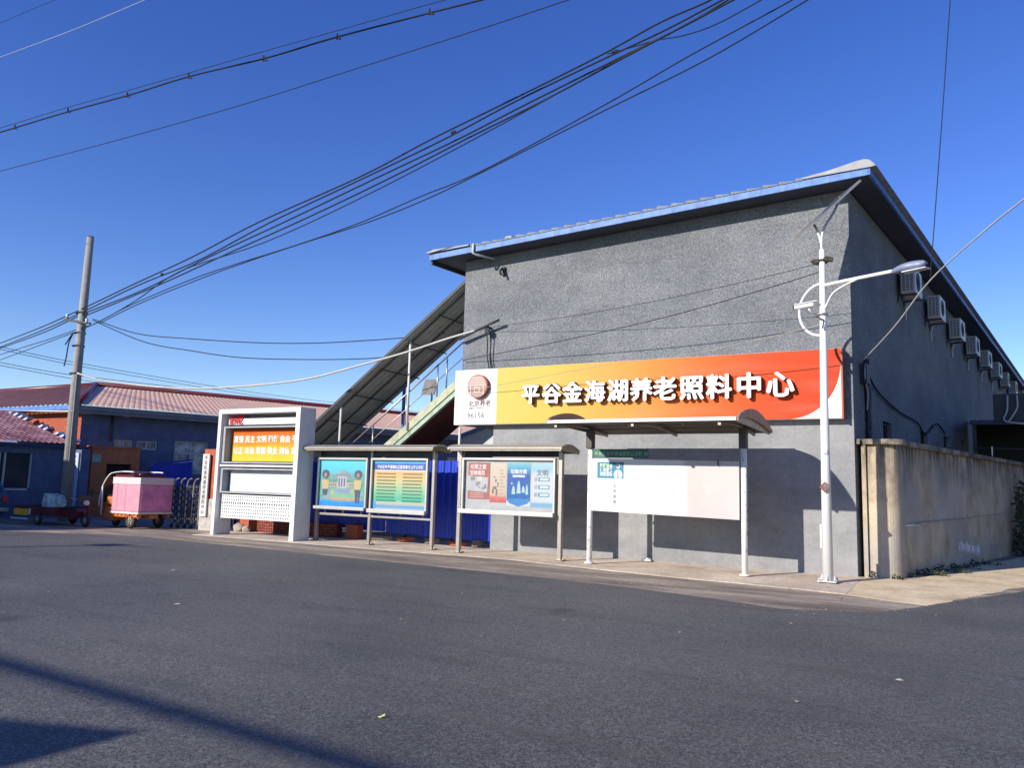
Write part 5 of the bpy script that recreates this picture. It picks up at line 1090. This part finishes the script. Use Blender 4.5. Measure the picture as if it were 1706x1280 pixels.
b = MB(); b.tube(smoothpath([(.75, 29.9, 4.9), (.72, 29.85, 4.4), (.62, 29.85, 4.1), (.9, 29.8, 4.0), (1.5, 29.8, 4.0), (2.2, 29.8, 4.5), (3, 29.8, 4.9)]), .03, 6); b.tube(smoothpath([(1.0, 29.9, 4.9), (1.0, 29.85, 4.5), (.85, 29.85, 4.2), (.7, 29.85, 3.98)]), .03, 6)
tag(b.build('loose_hose', M_CABLEG), 'pale looped hose hanging on the dark shed front', 'hose')
# ivy-dark bush at the right end of the wall
def leaves(name, c, r, n, size, seed, m, lab, cat, low=True, flat_=False):
    rnd = random.Random(seed); b = MB()
    for k in range(n):
        while True:
            p = Vector((rnd.uniform(-1, 1), rnd.uniform(-1, 1), rnd.uniform(0 if low else -1, 1)))
            if p.length < 1: break
        p = Vector((p.x * r[0], p.y * r[1], p.z * r[2])) + Vector(c); s = size * rnd.uniform(.5, 1.3)
        d = Vector((rnd.gauss(0, 1), rnd.gauss(0, 1), rnd.gauss(.4, .8))).normalized(); e = d.orthogonal().normalized() * s * .32; d *= s
        b.add([p, p + d * .5 + e, p + d, p + d * .5 - e], [(0, 1, 2, 3)])
    b.tube([(c[0] - r[0] * .9, c[1] - r[1] * .5, .012), (c[0], c[1], .014), (c[0] + r[0] * .9, c[1] + r[1] * .5, .012)], size * .06, 4)
    rnd2 = random.Random(seed + 1)
    for k in range(max(3, n // 25)):
        q = Vector((rnd2.uniform(-.8, .8) * r[0], rnd2.uniform(-.8, .8) * r[1], r[2] * rnd2.uniform(.4, .9))) + Vector(c)
        b.tube([Vector((c[0] + (q.x - c[0]) * .4, c[1] + (q.y - c[1]) * .4, .01)), q], size * .05, 4)
    return tag(b.build(name, m), lab, cat)
leaves('bush', (.95, 27.6, 0), (.30, 1.3, 2.3), 900, .12, 5, mat('bush_leaf', (.03, .045, .02), .7, var=.5, scale=9), 'dark bush at the far end of the cement wall, right edge', 'bush')
WL = ['tall weed tuft beside the rounded wall corner', 'sprawling weed clump just right of the wall corner', 'low weed clump in the wall shade, third from the corner', 'low weed tuft in the wall shade, fourth from the corner', 'far weed tuft at the wall foot near the white scrawl', 'tiny weed sprig left of the rounded corner at the hall foot', 'small leafy sprig in front of the rounded corner']
for k, (s, off, r, n, sz_) in enumerate([(.25, .12, (.10, .10, .11), 36, .06), (1.0, .20, (.40, .16, .11), 110, .07), (2.2, .26, (.5, .2, .13), 110, .07), (3.5, .22, (.4, .18, .10), 70, .07), (5.2, .22, (.5, .16, .10), 60, .07)]):
    p = wa + wd * s + wnn * off; leaves('weed', (p.x, p.y, 0), r, n, sz_, 30 + k, M_LEAF, WL[k], 'weed')
leaves('weed', (-1.98, 17.3, 0), (.05, .08, .14), 24, .06, 50, M_LEAF, WL[5], 'weed'); leaves('weed', (-1.5, 17.32, 0), (.14, .07, .10), 40, .06, 51, M_LEAF, WL[6], 'weed')

# ------------------------------------------------------------------ litter on the ground
b = MB(); b.prism([(-3.60, 4.43, .018), (-3.57, 4.42, .020), (-3.555, 4.45, .025), (-3.585, 4.465, .020)], (0, 0, .004)); b.prism([(-3.59, 4.435, .021), (-3.565, 4.45, .025), (-3.575, 4.47, .034)], (.004, 0, .004))
tag(b.build('leaf', mat('yellow_leaf', (.55, .58, .22), .6)), 'small yellow-green leaf lying on the near asphalt', 'leaf')
b = MB(); b.prism([(-6.58, 16.95, .03), (-6.36, 16.92, .03), (-6.42, 17.08, .05), (-6.5, 17.04, .09)], (0, .02, .01)); tag(b.build('paper_scrap', M_WHITE), 'crumpled white paper scrap at the hall foot under the white board', 'litter')
rnd = random.Random(17)
for k in range(45):
    s = rnd.random(); x = -9 + 8.4 * s; y = 12.5 + rnd.random() * 1.9 - (.3 if x > -4 else 0); r = rnd.uniform(.006, .016)
    b = MB(); b.blob((x, y, r * .5 + .016), (r, r * .8, r * .6), .2, k, 1); tag(b.build('pebble', mat('pebble_grey', (.20, .17, .14), .9) if k % 3 else M_DARK), 'loose pebble on the dusty strip between road and pavement', 'pebble', 'loose pebbles on the dusty roadside strip')
gv = MB(); rg = random.Random(44)
for k in range(520):
    i_ = rg.randrange(40, len(e2)); p_ = e2[i_]
    if p_.x < -20 or p_.x > 1.5: continue
    d_ = abs(rg.gauss(0, .35)) * (1 if rg.random() < .7 else -1); r_ = rg.uniform(.006, .017)
    qx, qy = p_.x + rg.uniform(-.1, .1), p_.y + d_
    gv.add([(qx - r_, qy, .014), (qx, qy - r_ * .8, .014), (qx + r_, qy, .014), (qx, qy + r_ * .7, .014), (qx + r_ * .2, qy, .014 + r_)], [(0, 1, 4), (1, 2, 4), (2, 3, 4), (3, 0, 4)])
go = gv.build('gravel', mat('grit_brown', (.24, .20, .16), .9, var=.5, scale=15)); go['kind'] = 'stuff'; tag(go, 'loose brown grit scattered along the ragged asphalt edge', 'gravel')
LP = [(-11.86, 9.0), (-10.8, 6.3), (-5.9, 7.6), (-4.6, 7.3), (-4.4, 8.8), (-3.0, 8.9), (-1.3, 6.6), (-.7, 7.9), (-6.6, 9.9), (-2.1, 10.4), (-8.7, 6.7)]
for k, (x, y) in enumerate(LP):
    r = rnd.uniform(.02, .045); a = rnd.random() * 3; b = MB(); d1_ = Vector((math.cos(a), math.sin(a), 0)) * r; d2_ = Vector((-d1_.y, d1_.x, 0)) * .5; c = Vector((x, y, .019))
    b.prism([c - d1_, c - d2_, c + d1_, c + d2_ + Z * .008], Z * .003); tag(b.build('dry_leaf', mat('dry_leaf', (.42, .38, .30), .7)), 'tiny pale dry leaf scattered on the asphalt', 'leaf', 'dry leaves scattered on the asphalt')

# ------------------------------------------------------------------ what stands behind the camera and to its left, and throws the shadows seen on the road
def plain_house(name, lab, pts, h, m):
    t = thing(name, lab, 'building', (pts[0][0], pts[0][1], 0))
    b = MB(); b.prism([(x, y, 0) for x, y in pts], Z * (h - .12)); b.build('wall', m, t)
    c = Vector((sum(p[0] for p in pts) / len(pts), sum(p[1] for p in pts) / len(pts), 0))
    b = MB(); b.prism([(Vector((x, y, 0)) + (Vector((x, y, 0)) - c).normalized() * .0) + Z * (h - .12) for x, y in pts], Z * .12); b.build('roof_slab', M_CEMENT, t); return t
hp = Vector((-4.57, 3.38)); off = Vector((.395, .918)) * (4.0 / math.tan(SUN_EL)); c_ = hp - off
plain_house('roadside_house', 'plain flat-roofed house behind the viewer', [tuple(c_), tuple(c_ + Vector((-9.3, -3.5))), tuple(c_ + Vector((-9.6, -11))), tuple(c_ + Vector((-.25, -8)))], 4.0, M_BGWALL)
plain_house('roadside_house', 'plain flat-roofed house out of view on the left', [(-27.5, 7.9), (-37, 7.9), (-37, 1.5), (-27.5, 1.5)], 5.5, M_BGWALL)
b = MB(); b.tube([(-30, -6.25, 5.0), (-8, -7.12, 5.0), (14, -8.0, 5.0)], .06, 8); tag(b.build('overhead_cable', M_CABLE), 'thick cable bundle strung behind the viewer', 'cable')
b = MB(); b.tube([(-22.6, -1.75, 0), (-22.6, -1.75, 6.0)], .10, 10, True, .07); b.box((-22.9, -1.9, 5.9), (-22.3, -1.6, 6.1)); tag(b.build('lamp_post', M_WHITEW), 'white lamp post out of view on the left', 'street lamp')
